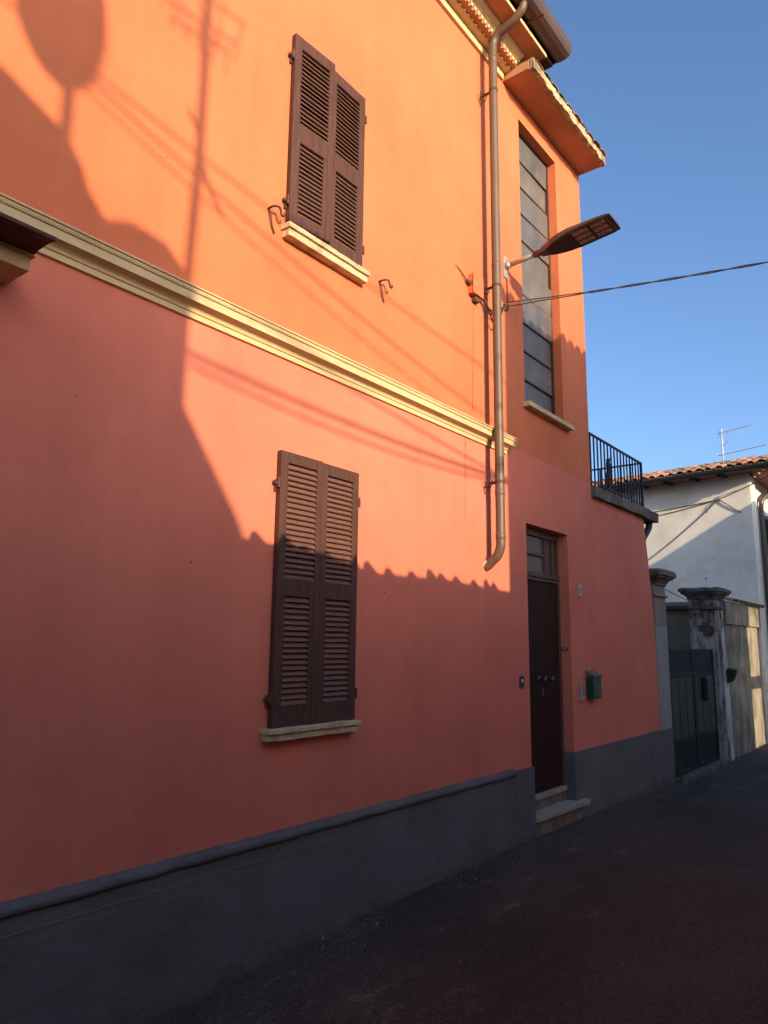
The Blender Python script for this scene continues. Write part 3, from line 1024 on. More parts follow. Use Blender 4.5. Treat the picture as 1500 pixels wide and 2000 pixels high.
for (xa, xb, a0, a1) in ((-0.152, 0.152, 0.74, 0.755), (-0.152, 0.152, 1.095, 1.108), (-0.155, -0.136, 0.756, 1.094), (0.136, 0.155, 0.756, 1.094), (-0.135, 0.135, 0.925, 0.935)):
    strip(k, xa, xb, a0, a1, 0.001, 0.008)
for i in range(2):
    xx = -0.135 + 0.090 * (i + 1)
    strip(k, xx - 0.004, xx + 0.004, 0.756, 0.924, 0.001, 0.006)
    strip(k, xx - 0.004, xx + 0.004, 0.936, 1.094, 0.001, 0.006)
k.build('lens_frame', MT['lamp_dark'], head)
for a0, a1 in ((0.762, 0.918), (0.942, 1.088)):
    for i in range(3):
        k = MB()
        xx = -0.129 + i * 0.0905
        strip(k, xx, xx + 0.076, a0, a1, 0.001, 0.003)
        nn_ = 4
        for q in range(nn_):
            c = a0 + (a1 - a0) * (q + 0.5) / nn_
            zc = under(c)[1] - 0.004
            k.tube([(xx + 0.038, -c, zc), (xx + 0.038, -c, zc - 0.006)], [0.018, 0.010], 8)
        k.build('lens', MT['lens'], head)
k = MB()
hw0 = [under(a)[0] for a in (0.47, 0.56, 0.66, 0.735)]
for (a0, a1) in ((0.48, 0.56), (0.56, 0.66), (0.66, 0.735)):
    h0, z0_ = under(a0)
    h1, z1_ = under(a1)
    k.prism([(-h0 * 0.84, -a0, z0_ - 0.001), (h0 * 0.84, -a0, z0_ - 0.001), (h1 * 0.84, -a1, z1_ - 0.001), (-h1 * 0.84, -a1, z1_ - 0.001)], (0, 0, -0.004))
k.build('service_cover', MT['lamp_dark'], head)
k = MB()
k.tube(smooth_path([(0.01, -0.012, -0.13), (0.015, -0.01, -0.25), (0.02, -0.01, -0.40), (0.015, -0.012, -0.46), (-0.02, -0.012, -0.47), (-0.05, -0.012, -0.485)], 4), 0.0045, 6)
k.build('feed_cable', MT['cable'], lamp)

# painted junction box with its cables
jb = thing('junction_box', 'orange painted electrical box on the wall left of the downpipe', 'junction box', (5.27, 0, 4.885))
MB().box(0.0, 0.165, -0.058, -0.0005, 0.0, 0.185).build('box', MT['orange'], jb, bevel=0.005)
MB().box(-0.006, 0.171, -0.066, -0.0585, -0.005, 0.190).build('lid', MT['orange'], jb, bevel=0.004)
MB().box(0.06, 0.13, -0.045, -0.0005, -0.055, -0.001).build('bracket', MT['iron'], jb)
k = MB()
k.tube([(-0.001, -0.03, 0.09), (-0.05, -0.022, 0.10)], [0.024, 0.014], 10)
k.tube([(-0.05, -0.022, 0.10), (-0.13, -0.008, 0.16), (-0.22, -0.006, 0.195)], [0.008, 0.005, 0.002], 6)
k.build('gland', MT['iron'], jb)
for i, dz in enumerate((0.03, 0.045, 0.015)):
    k = MB()
    k.tube(smooth_path([(0.165, -0.03, dz), (0.22, -0.035, dz - 0.02), (0.30, -0.04 - 0.01 * i, dz - 0.07 - 0.03 * i), (0.40, -0.05, dz - 0.06 - 0.07 * i), (0.52, -0.03, dz + 0.02 - 0.05 * i), (0.66, -0.01, 0.12 + 0.01 * i)], 5), 0.007, 6)
    k.build('cable', MT['cable'], jb)

# overhead cable crossing the street
k = MB()
a, b = Vector((5.93, -0.03, 5.03)), Vector((8.81, -6.0, 5.84))
base = sag(a, b, 0.10, 84)
for s in range(2):
    pts = []
    for i, p in enumerate(base):
        an = i * 0.75 + s * math.pi
        spread = 0.007 + 0.03 * max(0, 1 - i / 9)
        pts.append(p + Vector((math.cos(an) * 0.004, 0, (math.sin(an) * 0.007 if i > 9 else (1 if s else -1) * spread * 0.6))))
    k.tube(pts, 0.006, 6)
k.tube([(5.93, 0.0, 5.03), (5.93, -0.05, 5.035)], 0.008, 6)
tag(k.build('overhead_cable', MT['cable_grey'], smooth=True), 'twisted grey cable strung across the sky from the wall below the lamp', 'cable', 'cables strung across the street')

# mailbox
mbx = thing('mailbox', 'small dark green mailbox with sloped lid right of the door', 'mailbox', (7.60, 0, 1.215))
k = MB()
k.box(0.0, 0.215, -0.085, -0.0008, 0.0, 0.235)
k.build('body', MT['mailbox'], mbx, bevel=0.005)
k = MB()
k.prism([(-0.008, -0.0008, 0.237), (-0.008, -0.094, 0.237), (-0.008, -0.098, 0.222), (-0.008, -0.102, 0.240), (-0.008, -0.0008, 0.300)], (0.231, 0, 0))
k.build('lid', MT['mailbox_lid'], mbx)
k = MB()
k.tube([(0.14, -0.0855, 0.06), (0.14, -0.093, 0.06)], 0.012, 10)
k.build('lock', MT['galv'], mbx)
k = MB()
k.box(0.09, 0.12, -0.088, -0.0855, 0.115, 0.125)
k.build('emblem', MT['galv'], mbx)

# intercom
ic = thing('intercom', 'narrow pale intercom panel left of the green mailbox', 'intercom', (7.40, 0, 1.205))
MB().box(0.0, 0.085, -0.032, -0.0008, 0.0, 0.175).build('housing', MT['plastic'], ic, bevel=0.004)
k = MB()
for z in (0.055, 0.085):
    k.box(0.045, 0.07, -0.036, -0.0325, z, z + 0.018)
k.build('button', MT['dark_plastic'], ic)
k = MB()
for z in (0.125, 0.137, 0.149):
    k.box(0.02, 0.065, -0.034, -0.0325, z, z + 0.005)
k.build('speaker_grille', MT['dark_plastic'], ic)

# door bell
db = thing('door_bell', 'square recessed brass door bell left of the brown door', 'door bell', (6.10, 0, 1.405))
k = MB()
k.box(0, 0.085, -0.008, -0.0005, 0, 0.085)
k.build('plate', MT['dark_plastic'], db, bevel=0.003)
k = MB()
k.tube([(0.042, -0.008, 0.042), (0.042, -0.016, 0.042)], [0.02, 0.014], 12)
k.build('button', MT['plate'], db, smooth=False)
MB().box(0.0, 0.085, -0.0075, -0.0005, -0.022, -0.001).build('name_strip', MT['brass'], db)

# house number
hn = thing('house_number', 'small cream house number plate right of the door', 'house number', (7.478, 0, 2.30), 0.0, 'house number plates')
MB().box(0, 0.088, -0.012, -0.0005, 0, 0.118).build('plate', MT['plate'], hn, bevel=0.003)
fc = bpy.data.curves.new('number', 'FONT')
fc.body = '21'
fc.size = 0.085
fc.extrude = 0.0008
tmp = bpy.data.objects.new('tmp_number', fc)
C.objects.link(tmp)
dg = bpy.context.evaluated_depsgraph_get()
nm_ = bpy.data.meshes.new_from_object(tmp.evaluated_get(dg))
bpy.data.objects.remove(tmp)
nm_.materials.clear()
nm_.materials.append(MT['plate_ink'])
no = bpy.data.objects.new('digits', nm_)
C.objects.link(no)
no.parent = hn
no.rotation_euler = (R(90), 0, 0)
no.location = (0.004, -0.0135, 0.028)
no.scale = (0.85, 1, 1)

# small plate inside the door jamb
jp = thing('name_plate', 'tiny dark name plate on the right jamb inside the doorway', 'name plate', (7.25, 0.035, 1.715))
MB().box(-0.006, -0.0008, 0, 0.075, 0, 0.035).build('plate', MT['dark_plastic'], jp)
MB().box(-0.0075, -0.0062, 0.012, 0.06, 0.012, 0.025).build('name_strip', MT['plate'], jp)

# ------------------------------------------------------------------ gate pillars, gate, wall
gp1 = thing('gate_pillar', 'smooth grey and taupe painted pillar joined to the pink wall', 'pillar', (9.96, 0, 0), 0.0, 'gate pillars')
k = MB()
k.box(0.0, 0.49, -0.008, 0.45, -0.4, 0.70)
k.build('plinth', MT['grey_paint'], gp1)
MB().box(0.0, 0.485, -0.004, 0.45, 0.701, 2.05).build('shaft', MT['pillar_low'], gp1)
MB().box(0.0, 0.485, -0.0045, 0.45, 2.051, 2.60).build('shaft', MT['pillar_up'], gp1)


def cap(parent, x0, x1, y0, y1, z0, m, name='cap', h=0.19, over=0.13):
    k = MB()
    prof = [(0.0, 0), (0.02, 0.0), (0.025, 0.03), (0.06, 0.075), (0.10, 0.095), (0.105, 0.12), (over, 0.125), (over, h), (over - 0.03, h + 0.02)]
    for oo, zz in prof:
        k.v += [(x0 - oo, y0 - oo, z0 + zz), (x1 + oo, y0 - oo, z0 + zz), (x1 + oo, y1 + oo, z0 + zz), (x0 - oo, y1 + oo, z0 + zz)]
    for i in range(len(prof) - 1):
        for j in range(4):
            q = (j + 1) % 4
            k.f.append((i * 4 + j, i * 4 + q, i * 4 + 4 + q, i * 4 + 4 + j))
    e = (len(prof) - 1) * 4
    k.f.append((e, e + 1, e + 2, e + 3))
    k.f.append((3, 2, 1, 0))
    o = k.build(name, m, parent)
    roughen(o, 0.07, 0.009, 7)
    return o


cap(gp1, 0.06, 0.485, -0.004, 0.45, 2.60, MT['concrete'])
k = MB()
k.box(0.0, 0.51, -0.035, 0.46, 2.44, 2.475)
k.build('neck_moulding', MT['pillar_up'], gp1, bevel=0.012)

gp2 = thing('gate_pillar', 'old mouldy free-standing gate pillar with blackened cap right of the gate', 'pillar', (12.84, -0.05, 0), 0.0, 'gate pillars')
k = MB()
k.box(0, 0.52, 0, 0.40, -0.3, 2.40)
o = k.build('shaft', MT['old'], gp2)
roughen(o, 0.10, 0.012, 3)
k = MB()
k.box(-0.03, 0.55, -0.03, 0.43, 2.401, 2.44)
o = k.build('neck_moulding', MT['cap'], gp2)
roughen(o, 0.08, 0.008, 8)
MB().box(0.0, 0.52, 0.0, 0.40, 2.441, 2.56).build('neck', MT['old'], gp2)
cap(gp2, 0.0, 0.52, 0.0, 0.40, 2.56, MT['cap'], h=0.17)
# limewash streak and bare brick patches, proud skins of their own
k = MB()
k.prism([(0.26, -0.004, 1.9), (0.34, -0.004, 1.25), (0.26, -0.004, 1.2), (0.27, -0.004, 0.35), (0.37, -0.004, -0.05), (0.525, -0.004, -0.05), (0.525, -0.004, 1.3), (0.46, -0.004, 1.75), (0.40, -0.004, 2.1)], (0, -0.016, 0))
o = k.build('limewash_streak', MT['limewash'], gp2)
roughen(o, 0.08, 0.006, 8)
bk = MB().box(-0.0, 0.012, 0, 0.115, 0, 0.045).mesh('brick')
bk.materials.append(MT['brick'])
for i, (yy, zz) in enumerate(((0.03, 2.08), (0.16, 2.09), (0.09, 2.14), (0.02, 2.02), (0.15, 2.03), (0.08, 1.97))):
    link_copy(bk, 'brick', gp2, (-0.018, yy, zz), (0, 0, random.uniform(-0.03, 0.03)))
np2 = thing('house_number', 'tiny white number plate near the top of the mouldy pillar', 'house number', (13.12, -0.075, 2.26), 0.0, 'house number plates')
MB().box(0, 0.10, -0.012, 0, 0, 0.12).build('plate', MT['plastic'], np2, bevel=0.004)
bl = thing('bulkhead_box', 'small black wedge shaped box fixed to the mouldy pillar', 'box', (13.22, -0.075, 1.20))
k = MB()
k.prism([(0, 0, 0), (0, -0.07, 0.02), (0, -0.15, 0.20), (0, 0, 0.22)], (0.16, 0, 0))
k.build('housing', MT['dark_plastic'], bl)
MB().box(0.02, 0.14, -0.155, -0.01, 0.222, 0.235).build('lid', MT['black_iron'], bl)

gate = thing('metal_gate', 'dark grey sheet metal double gate with letterbox between the two pillars', 'gate', (10.50, 0.03, 0))
GW = 2.31
k = MB()
for x0, x1 in ((0.0, GW / 2 - 0.006), (GW / 2 + 0.006, GW)):
    for (a, b, c, e) in ((x0, x0 + 0.05, 0.04, 1.75), (x1 - 0.05, x1, 0.04, 1.75), (x0 + 0.05, x1 - 0.05, 0.04, 0.09), (x0 + 0.05, x1 - 0.05, 0.47, 0.515), (x0 + 0.05, x1 - 0.05, 1.355, 1.405), (x0 + 0.05, x1 - 0.05, 1.71, 1.75)):
        k.box(a, b, -0.02, 0.02, c, e)
gf = k.build('gate_frame', MT['gate_dark'], gate, bevel=0.004)
pn = MB()
for x0, x1 in ((0.05, GW / 2 - 0.056), (GW / 2 + 0.056, GW - 0.05)):
    w = (x1 - x0) / 3
    for i in range(3):
        o = MB().box(x0 + i * w + 0.012, x0 + (i + 1) * w - 0.012, -0.012, 0.006, 0.516, 1.354).build('panel', MT['gate'], gate, bevel=0.004)
    for zz0, zz1 in ((0.091, 0.469), (1.406, 1.709)):
        rb = MB()
        rb.box(x0, x1, 0.006, 0.008, zz0, zz1)
        nr = 13
        for i in range(nr):
            a = x0 + (x1 - x0) * i / nr
            rb.box(a + 0.008, a + (x1 - x0) / nr - 0.008, -0.008, 0.006, zz0, zz1)
        rb.build('ribbed_panel', MT['gate_dark'], gate)
MB().box(0.05, GW - 0.05, 0.008, 0.012, 0.092, 1.708).build('back_sheet', MT['brown_dark'], gate)
MB().box(1.55, 1.80, -0.10, -0.021, 0.98, 1.33).build('letterbox', MT['dark_plastic'], gate, bevel=0.02)
k = MB()
k.box(1.10, 1.135, -0.03, -0.0205, 0.80, 0.92)
k.tube([(1.118, -0.03, 0.88), (1.118, -0.06, 0.88), (1.04, -0.06, 0.88)], 0.009, 6)
k.build('handle', MT['black_iron'], gate)
k = MB()
k.box(10.47, 12.84, -0.10, 0.30, -0.3, 0.025)
o = k.build('gate_kerb', MT['concrete'])
roughen(o, 0.12, 0.015, 4)
tag(o, 'rough concrete kerb under the metal gate', 'kerb')

wd = thing('weed', 'small weed sprouting beside the grey plinth at the gate', 'plant', (10.52, -0.06, 0.0))
k = MB()
for i in range(46):
    a, L = random.uniform(0, 6.28), random.uniform(0.02, 0.10)
    z = random.uniform(0.02, 0.30)
    p = Vector((math.cos(a) * L, math.sin(a) * L * 0.6, z))
    e1 = Vector((random.gauss(0, 1), random.gauss(0, 1), random.gauss(0, 0.6))).normalized() * 0.028
    e2 = e1.cross(Vector((0, 0, 1))) * 0.5
    k.quad(p - e1, p + e2, p + e1, p - e2)
k.build('leaves', MT['leaf'], wd)
k = MB()
for i in range(5):
    k.tube([(0, 0, 0), (random.uniform(-0.05, 0.05), random.uniform(-0.04, 0.04), random.uniform(0.15, 0.3))], 0.003, 4)
k.build('stem', MT['leaf'], wd)

# courtyard shed glimpsed behind the gate
sh = thing('garden_shed', 'olive brown shed wall with dark eave glimpsed above the gate', 'shed', (14.0, 0.55, 0))
MB().box(0, 0.3, 0.0, 2.6, -0.3, 2.46).build('wall', MT['shed'], sh)
MB().prism([(-0.12, -0.1, 2.461), (0.45, -0.1, 2.461), (0.45, -0.1, 2.62), (-0.12, -0.1, 2.52)], (0, 2.8, 0)).build('roof', MT['wood'], sh)

# boundary wall to the right of the gate
bw = thing('boundary_wall', 'stained plaster wall with tiled coping between the old pillar and the white house', 'wall', (13.37, 0, 0))
WL = 16.22 - 13.37
k = MB()
k.box(0, WL, -0.035, 0.28, -0.4, 2.17)
o = k.build('wall', MT['oldwall'], bw)
roughen(o, 0.14, 0.007, 2.5)
k = MB()
k.box(0.06, WL, -0.085, 0.30, 2.172, 2.56)
o = k.build('coping_band', MT['oldwall'], bw)
roughen(o, 0.12, 0.008, 4)
for i in range(18):
    link_copy(TILES_SMALL[(0, 2, 2, 1, 2)[i % 5]], 'coping_tile', bw, (0.40 + i * 0.145, -0.14, 2.56 + 0.01 * random.random()), (R(16), random.uniform(-0.06, 0.06), random.uniform(-0.05, 0.05)))
MB().prism([(0.30, -0.10, 2.56), (0.30, 0.28, 2.56), (0.30, 0.28, 2.66)], (WL - 0.30, 0, 0)).build('coping_bed', MT['cap'], bw)

# wire from the painted pillar to the old one
k = MB()
k.tube(smooth_path([(10.44, 0.1, 2.62), (11.2, 0.12, 2.56), (12.0, 0.14, 2.50), (12.86, 0.16, 2.44)], 5), 0.006, 5)
tag(k.build('wire', MT['cable']), 'thin slack wire between the two gate pillars', 'wire')

# ------------------------------------------------------------------ white house at the bend of the street
WA = R(84.5)
wh = thing('white_house', 'white plastered house with terracotta roof closing the end of the street', 'house', (16.12, -0.05, 0), WA - R(90))
# local frame: side wall along +Y (local), its face at x = 0; street front along +X (turned back to follow the street)
EZ = 5.30
fdir = Vector((math.cos(R(90) - WA + R(0)), math.sin(R(90) - WA), 0))       # world +X in local terms
MB().prism([(0, 0, -0.5), (0, 6.0, -0.5), (8.0, 6.0, -0.5), (8.0 * fdir.x, 8.0 * fdir.y, -0.5)], (0, 0, EZ + 0.64)).build('wall', MT['white'], wh)
# corner pilaster strip on the front, and mouldings
k = MB()


def fpt(t, out, z):
    """point on the street front: t metres from the corner, out metres in front"""
    nrm = Vector((fdir.y, -fdir.x, 0))
    p = fdir * t + nrm * out
    return (p.x, p.y, z)


def fbox(kb, t0, t1, o0, o1, z0, z1):
    kb.prism([fpt(t0, o0, z0), fpt(t1, o0, z0), fpt(t1, o1, z0), fpt(t0, o1, z0)], (0, 0, z1 - z0))


fbox(k, 0.0, 0.45, 0.001, 0.05, -0.4, EZ - 0.05)
k.build('corner_pilaster', MT['white'], wh)
# eave: boards, rafters, gutter, tiles
OV = 0.46
k = MB()
k.prism([(-OV, -0.65, EZ + 0.02), (0.0, -0.65, EZ + 0.12), (0.0, 6.0, EZ + 0.12), (-OV, 6.0, EZ + 0.02)], (0, 0, 0.03))
k.build('eave_boards', MT['soffit'], wh)
k = MB()
k.prism([fpt(-0.4, 0.0, EZ + 0.10), fpt(-0.4, 0.62, EZ - 0.02), fpt(8, 0.62, EZ - 0.02), fpt(8, 0.0, EZ + 0.10)], (0, 0, 0.03))
k.build('eave_boards', MT['wood'], wh)
rafter = MB().prism([(-OV + 0.05, -0.04, EZ - 0.06), (-OV + 0.05, 0.04, EZ - 0.06), (0.0, 0.04, EZ - 0.02), (0.0, -0.04, EZ - 0.02)], (0, 0, 0.09)).mesh('rafter')
rafter.materials.append(MT['wood'])
for i in range(10):
    link_copy(rafter, 'rafter', wh, (0, 0.42 + i * 0.56, 0))
k = MB()
gpf = []
for i in range(11):
    a = math.pi * i / 10
    gpf.append((-OV - 0.06 + 0.065 * math.cos(a), EZ + 0.055 - 0.085 * math.sin(a)))
k.prism([(x, -0.72, z) for x, z in gpf], (0, 6.7, 0))
k.build('gutter', MT['green_gutter'], wh)
SL = R(19)
for row in range(3):
    for col in range(33):
        yy = -0.62 + col * 0.2 + (random.uniform(-0.012, 0.012))
        xx = -OV - 0.03 + row * 0.34 * math.cos(SL) + random.uniform(-0.012, 0.012)
        zz = EZ + 0.05 + row * 0.34 * math.sin(SL) + random.uniform(0, 0.012)
        me = TILES[random.choice((0, 1, 2, 0, 3) if row else (0, 2, 2, 3, 1))]
        o = link_copy(me, 'roof_tile', wh, (xx, yy, zz + 0.03), (R(0), 0, 0))
        o.rotation_euler = Matrix(((0, math.cos(SL), -math.sin(SL)), (-1, 0, 0), (0, math.sin(SL), math.cos(SL)))).to_euler()
        o.rotation_euler.z += random.uniform(-0.05, 0.05)
ch = TILES[0]
k = MB()
for col in range(34):
    yy = -0.72 + col * 0.2
    pr = []
    for i in range(7):
        a = math.pi * i / 6
        pr.append((-OV - 0.05, yy + 0.085 * math.cos(a), EZ + 0.085 - 0.055 * math.sin(a)))
    for i in range(7):
        a = math.pi * (6 - i) / 6
        pr.append((-OV - 0.05, yy + 0.072 * math.cos(a), EZ + 0.088 - 0.045 * math.sin(a)))
    k.prism(pr, (1.15 * math.cos(SL), 0, 1.15 * math.sin(SL)))
tag(k.build('channel_tiles', MT['tile'], wh), kind='stuff')
k = MB()
k.prism([(-OV + 0.02, -0.7, EZ + 0.06), (0.62, -0.7, EZ + 0.06 + 1.06 * math.tan(SL)), (2.6, -0.7, EZ + 0.06), (2.6, -0.7, EZ + 0.02), (-OV + 0.02, -0.7, EZ + 0.02)], (0, 6.7, 0))
k.build('roof', MT['tile'], wh)
# street front: downpipe, shutters, small cable
k = MB()
k.tube(smooth_path([fpt(1.35, 0.50, EZ - 0.02), fpt(1.15, 0.36, EZ - 0.16), fpt(0.86, 0.14, EZ - 0.36), fpt(0.78, 0.08, EZ - 0.52), fpt(0.78, 0.07, EZ - 0.9), fpt(0.78, 0.07, 3.0), fpt(0.78, 0.07, 0.1)], 5), 0.05, 10)
k.build('downpipe', MT['gutter'], wh, smooth=True)
k = MB()
k.tube(smooth_path([fpt(0.52, 0.012, EZ - 0.1), fpt(0.50, 0.015, EZ - 0.7), fpt(0.54, 0.012, 3.4), fpt(0.54, 0.012, 1.5)], 5), 0.012, 6)
k.build('wall_cable', MT['cable'], wh)
for (za, zb) in ((2.9, 4.62), (0.45, 2.55)):
    for t0 in (0.98, 1.62):
        k = MB()
        fbox(k, t0, t0 + 0.06, 0.01, 0.055, za, zb)
        fbox(k, t0 + 0.54, t0 + 0.60, 0.01, 0.055, za, zb)
        for z in (za, (za + zb) / 2, zb - 0.07):
            fbox(k, t0 + 0.06, t0 + 0.54, 0.011, 0.053, z, z + 0.07)
        o = k.build('window_shutter', MT['shutter_green'], wh)
        k = MB()
        nsl = int((zb - za) / 0.055)
        for i in range(1, nsl):
            z = za + i * 0.055
            k.prism([fpt(t0 + 0.06, 0.012, z + 0.02), fpt(t0 + 0.06, 0.046, z - 0.012), fpt(t0 + 0.06, 0.046, z - 0.004), fpt(t0 + 0.06, 0.012, z + 0.028)], tuple(fdir * 0.48))
        tag(k.build('slats', MT['shutter_green'], o), kind='stuff')
    k = MB()
    fbox(k, 0.93, 2.3, 0.0, 0.09, za - 0.09, za - 0.02)
    k.build('sill', MT['stone'], wh)
# small iron pin on the side wall
MB().tube([(0, 0.95, 3.2), (-0.03, 0.95, 3.2)], 0.015, 6).build('wall_pin', MT['iron'], wh)


def wl(s, out, z):
    return (-out, s, z)


# cables fixed to the white wall (a thing of their own, in the wall's frame)
wc = thing('wall_cables', 'black cables meeting at a bracket near the corner of the white house wall', 'cable', (16.12, -0.05, 0), WA - R(90))
k = MB()
hub = wl(0.58, 0.022, 4.84)
k.tube(sag(wl(2.6, 0.012, 4.58), hub, 0.03, 12), 0.009, 5)
k.tube(sag(wl(2.6, 0.012, 4.72), hub, 0.02, 12), 0.008, 5)
k.tube(sag(wl(2.25, 0.012, 3.62), hub, 0.05, 14), 0.009, 5)
k.tube([hub, wl(0.30, 0.03, 4.93), wl(-0.02, 0.03, 5.04), wl(-1.2, 0.5, 5.35)], 0.011, 5)
k.tube(smooth_path([hub, wl(0.45, 0.03, 4.74), wl(0.28, 0.02, 4.60), wl(0.15, 0.02, 4.52)], 4), 0.012, 5)
k.tube(smooth_path([hub, wl(0.70, 0.04, 4.76), wl(0.78, 0.03, 4.68), wl(0.85, 0.03, 4.58)], 4), 0.008, 5)
k.build('cable', MT['cable_grey'], wc)
k = MB()
k.tube([wl(0.58, 0.0, 4.84), hub], 0.014, 6)
k.tube([wl(0.58, 0.022, 4.80), wl(0.58, 0.022, 4.90)], 0.012, 6)
k.build('bracket', MT['iron'], wc)
si = thing('insulator_wire', 'wire with a row of white insulators under the dark eave corner', 'wire', (16.12, -0.05, 0), WA - R(90))
k = MB()
pa, pb = Vector(wl(-0.14, 0.16, 5.16)), Vector(wl(-1.4, 1.2, 5.62))
k.tube([pa, pb], 0.006, 5)
k.build('wire', MT['cable_grey'], si)
for i in range(3):
    p = pa.lerp(pb, 0.05 + 0.085 * i)
    k = MB()
    k.tube([p + Vector((0, 0, -0.028)), p + Vector((0, 0, -0.02)), p, p + Vector((0, 0, 0.02)), p + Vector((0, 0, 0.028))], [0.006, 0.022, 0.028, 0.022, 0.006], 8)
    k.build('insulator', MT['insul'], si, smooth=True)

# television antenna on the roof
an_ = thing('roof_antenna', 'thin television antenna with two booms on the terracotta roof', 'antenna', (16.9, 0.55, 5.35))
k = MB()
k.tube([(0, 0, 0), (0.0, 0, 1.22)], 0.020, 8)
k.build('mast', MT['alu'], an_)
for z, L, off in ((1.12, 0.75, -0.08), (0.62, 1.05, -0.10)):
    k = MB()
    dv = Vector((-0.25, -0.95, 0.0)).normalized()
    p0 = Vector((0, 0, z)) + dv * off
    p1 = p0 + dv * L + Vector((0, 0, 0.03))
    k.tube([p0, p1], 0.008, 6)
    pv = Vector((dv.y, -dv.x, 0))
    for i in range(9):
        q = p0.lerp(p1, (i + 0.3) / 9)
        e = 0.16 - 0.008 * i
        k.tube([q - pv * e, q + pv * e], 0.004, 4)
    if z > 0.8:
        k.tube([p0 + dv * 0.02 + Vector((0, 0, -0.06)), p0 + dv * 0.02 + Vector((0, 0, 0.10))], 0.006, 4)
        k.tube(smooth_path([(0, 0, z - 0.32), Vector((0, 0, z - 0.22)) + dv * 0.12, Vector((0, 0, z - 0.12)) + dv * 0.17, Vector((0, 0, z)) + dv * 0.10], 4), 0.008, 5)
    k.build('boom', MT['alu'], an_)

# ------------------------------------------------------------------ the other side of the street (it shades the front)
# long garden wall with tile coping
ow = thing('street_wall', 'long beige wall with tiled coping across the street from the orange house', 'wall', (-12, -4.45, 0))
MB().box(0, 16.3, -0.3, 0.0, -0.6, 3.36).build('wall', MT['beige'], ow)
k = MB()
k.prism([(0, -0.34, 3.361), (16.3, -0.34, 3.361), (16.3, -0.34, 3.39), (15.2, -0.34, 3.425), (14.4, -0.34, 3.40), (13.4, -0.34, 3.49), (12.9, -0.34, 3.51), (0, -0.34, 3.52)], (0, 0.38, 0))
k.build('coping_band', MT['beige'], ow)
x = 9.0
i = 0
while x < 16.0:
    top = 3.51 if x < 12.9 else (3.51 - 0.105 * (x - 12.9) / 1.5 if x < 14.4 else (3.40 + 0.03 * (x - 14.4) if x < 15.2 else 3.425 - 0.04 * (x - 15.2)))
    link_copy(TILES[i % 4], 'coping_tile', ow, (x, -0.32, top - 0.03 + random.uniform(-0.01, 0.015)), (R(3), random.uniform(-0.2, 0.2), random.uniform(-0.1, 0.1)), (random.uniform(0.55, 0.85), 1, random.uniform(0.6, 1.2)))
    x += random.choice((0.15, 0.18, 0.17, 0.21, 0.26))
    i += 1

# tall house B opposite the stair tower
hb = thing('pale_house', 'tall cream house across the street opposite the stair tower', 'house', (3.67, -6.0, 0))
MB().box(0, 5.5, -5.5, 0.0, -0.6, 6.62).build('wall', MT['whitewash'], hb)
MB().prism([(-0.02, 0.28, 6.66), (-0.02, -5.5, 7.56), (-0.02, -5.5, 7.46), (-0.02, 0.28, 6.58)], (5.55, 0, 0)).build('roof', MT['tile'], hb)
MB().box(5.501, 7.25, -3.5, 0.0, -0.6, 4.6).build('low_wing', MT['whitewash'], hb)
for i in range(27):
    link_copy(TILES[i % 4], 'roof_tile', hb, (0.06 + i * 0.205, 0.33, 6.63 + random.uniform(0, 0.02)), (R(171), R(180), random.uniform(-0.05, 0.05)))
k = MB()
for i in range(2):
    MB().box(0.8 + i * 1.9, 1.7 + i * 1.9, 0.001, 0.05, 3.6, 5.1).build('window_shutter', MT['brown'], hb)

# house A on the left, set back, with dish, mast and chimney-like parapet
ha = thing('set_back_house', 'beige house set back behind the street wall with dish and mast on its roof', 'house', (-0.71, -8.0, 0))
k = MB()
k.prism([(-0.02, 0, -0.6), (-0.02, 0, 5.72), (-0.06, 0, 5.86), (-0.20, 0, 5.98), (-0.42, 0, 6.0), (-0.56, 0, 5.94), (-0.66, 0, 6.05), (-0.70, 0, 6.15), (-0.80, 0, 6.28), (-1.0, 0, 6.37), (-1.12, 0, 6.43), (-2.0, 0, 6.60), (-3.5, 0, 6.9), (-8.0, 0, 6.9), (-8.0, 0, -0.6)], (-0.02, -0.06, 0))
k.build('wall', MT['beige'], ha)
k = MB()
k.prism([(-0.05, -0.061, -0.6), (-0.05, -0.061, 5.13), (-0.05, -1.2, 4.84), (-0.05, -1.9, 4.50), (-0.05, -1.9, -0.6)], (-6, 0, 0))
k.build('lean_to', MT['beige'], ha)
mast = thing('antenna_mast', 'tall antenna mast with crossbars on the set back house', 'antenna', (-0.80, -8.1, 5.7))
k = MB()
k.tube([(0, 0, 0), (0.03, 0, 1.0), (0.02, 0, 3.2)], 0.034, 8)
k.build('mast', MT['alu'], mast)
for z, L in ((1.98, 0.34), (1.80, 0.30), (1.7, 0.22)):
    k = MB()
    k.tube([(-L, 0.0, z - 0.04), (L * 0.9, 0, z + 0.05)], 0.012, 5)
    for i in range(5):
        xx = -L + 0.45 * L * i
        k.tube([(xx, 0, z - 0.10), (xx + 0.02, 0, z + 0.10)], 0.008, 4)
    k.build('crossbar', MT['alu'], mast)
dish = thing('satellite_dish', 'satellite dish on a short pole on the set back house', 'satellite dish', (-1.58, -8.1, 6.3))
k = MB()
k.tube([(0.03, 0, -0.15), (0.02, 0, 0.5)], 0.035, 8)
k.build('pole', MT['alu'], dish)
k = MB()
nr, na = 6, 28
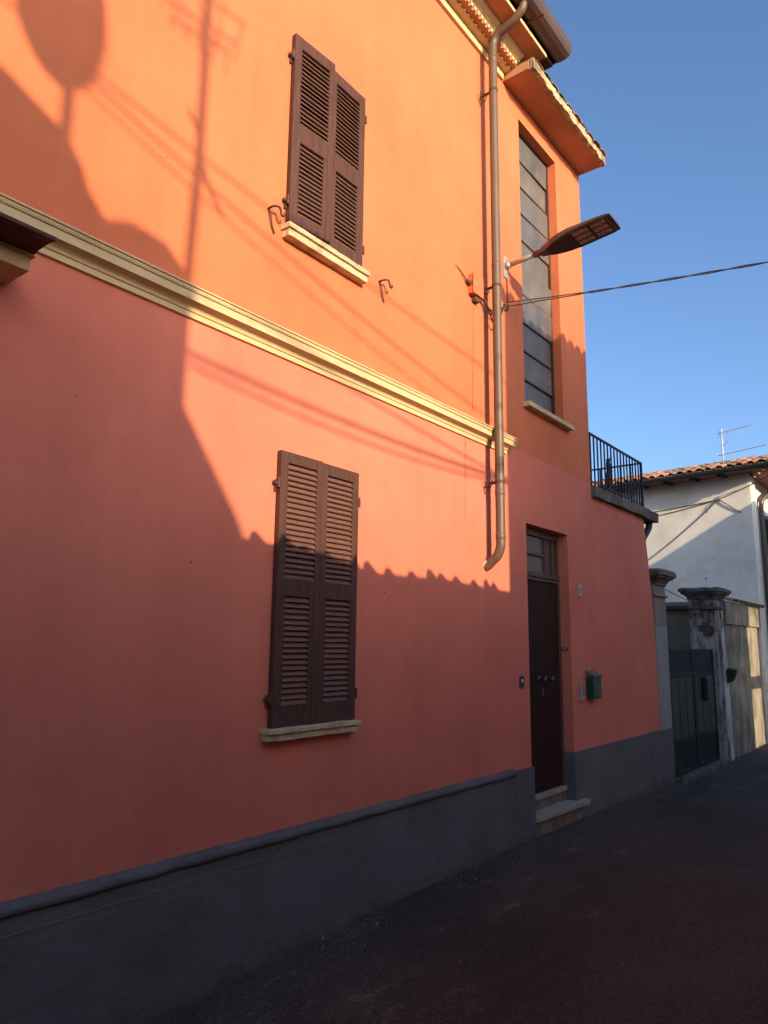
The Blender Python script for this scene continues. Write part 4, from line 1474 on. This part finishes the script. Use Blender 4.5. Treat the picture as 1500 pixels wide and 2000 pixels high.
for s in (0, 1):
    for i in range(nr + 1):
        rr_ = i / nr
        for j in range(na):
            aa = 2 * math.pi * j / na
            lx, lz = 0.25 * rr_ * math.cos(aa), 0.475 * rr_ * math.sin(aa)
            sk = lx * math.cos(R(7)) - lz * math.sin(R(7)), lx * math.sin(R(7)) + lz * math.cos(R(7))
            k.v.append((sk[0], 0.06 + 0.09 * rr_ * rr_ + 0.006 * s, 0.66 + sk[1]))
off = (nr + 1) * na
for s in (0, 1):
    for i in range(nr):
        for j in range(na):
            q = (j + 1) % na
            k.f.append((s * off + i * na + j, s * off + i * na + q, s * off + (i + 1) * na + q, s * off + (i + 1) * na + j))
for j in range(na):
    q = (j + 1) % na
    k.f.append((nr * na + j, nr * na + q, off + nr * na + q, off + nr * na + j))
k.build('reflector', MT['plastic'], dish)

# cables strung across from the set back house
wires = [
    ('cable running low from the set back house to the cream house', (-0.70, -7.97, 5.40), (3.665, -6.3, 4.93), 0.05, 0.021),
    ('second cable just beneath the lowest one to the cream house', (-0.70, -7.99, 5.34), (3.665, -6.5, 4.966), 0.10, 0.014),
    ('steeper cable from the top of the set back house to the cream house', (-0.71, -7.99, 5.78), (3.665, -6.2, 4.90), 0.03, 0.014),
    ('high cable from the mast to the cream house roof', (-3.5, -8.6, 7.12), (3.665, -8.6, 6.45), 0.12, 0.013),
    ('broad bundled cable from the dish to the cream house', (-1.55, -8.15, 6.70), (3.665, -8.2, 5.80), 0.10, 0.013),
    ('thin slack cable below the broad bundle', (-1.52, -8.15, 6.62), (3.665, -8.4, 5.66), 0.14, 0.009),
]
for lab, a, b, s, rad in wires:
    k = MB()
    k.tube(sag(a, b, s, 24), rad, 5)
    tag(k.build('overhead_cable', MT['cable']), lab, 'cable', 'cables strung across the street')
k = MB()
k.tube(smooth_path([(-0.86, -8.1, 6.88), (-0.79, -8.1, 6.78), (-0.74, -8.1, 6.58), (-0.66, -8.1, 6.44), (-0.58, -8.1, 6.36)], 5), 0.018, 6)
tag(k.build('drop_cable', MT['cable']), 'drooping loop of cable hanging beside the antenna mast', 'cable')

# added unseen wall; its top and opening shape the sunlight on the far walls
rw = thing('sun_slot_wall', 'old cream gable wall with a tall barred opening across the street', 'wall', (12.95, -4.62, 0))
k = MB()
k.prism([(-2.04, 0, -0.6), (0.42, 0, -0.6), (0.42, 0, 4.90), (0.001, 0, 4.60), (-2.04, 0, 4.60)], (0, -0.12, 0))
k.prism([(1.30, 0, -0.6), (9.0, 0, -0.6), (9.0, 0, 5.95), (1.60, 0, 5.95), (1.42, 0, 5.84), (1.30, 0, 5.75)], (0, -0.12, 0))
k.prism([(0.421, 0, 3.75), (1.299, 0, 3.75), (1.299, 0, 5.75), (0.9, 0, 5.35), (0.65, 0, 5.18), (0.421, 0, 4.90)], (0, -0.12, 0))
k.box(0.421, 1.299, -0.12, 0.0, -0.6, 1.17)
k.box(0.421, 1.299, -0.12, 0.0, 2.24, 2.44)
k.build('wall', MT['whitewash'], rw)
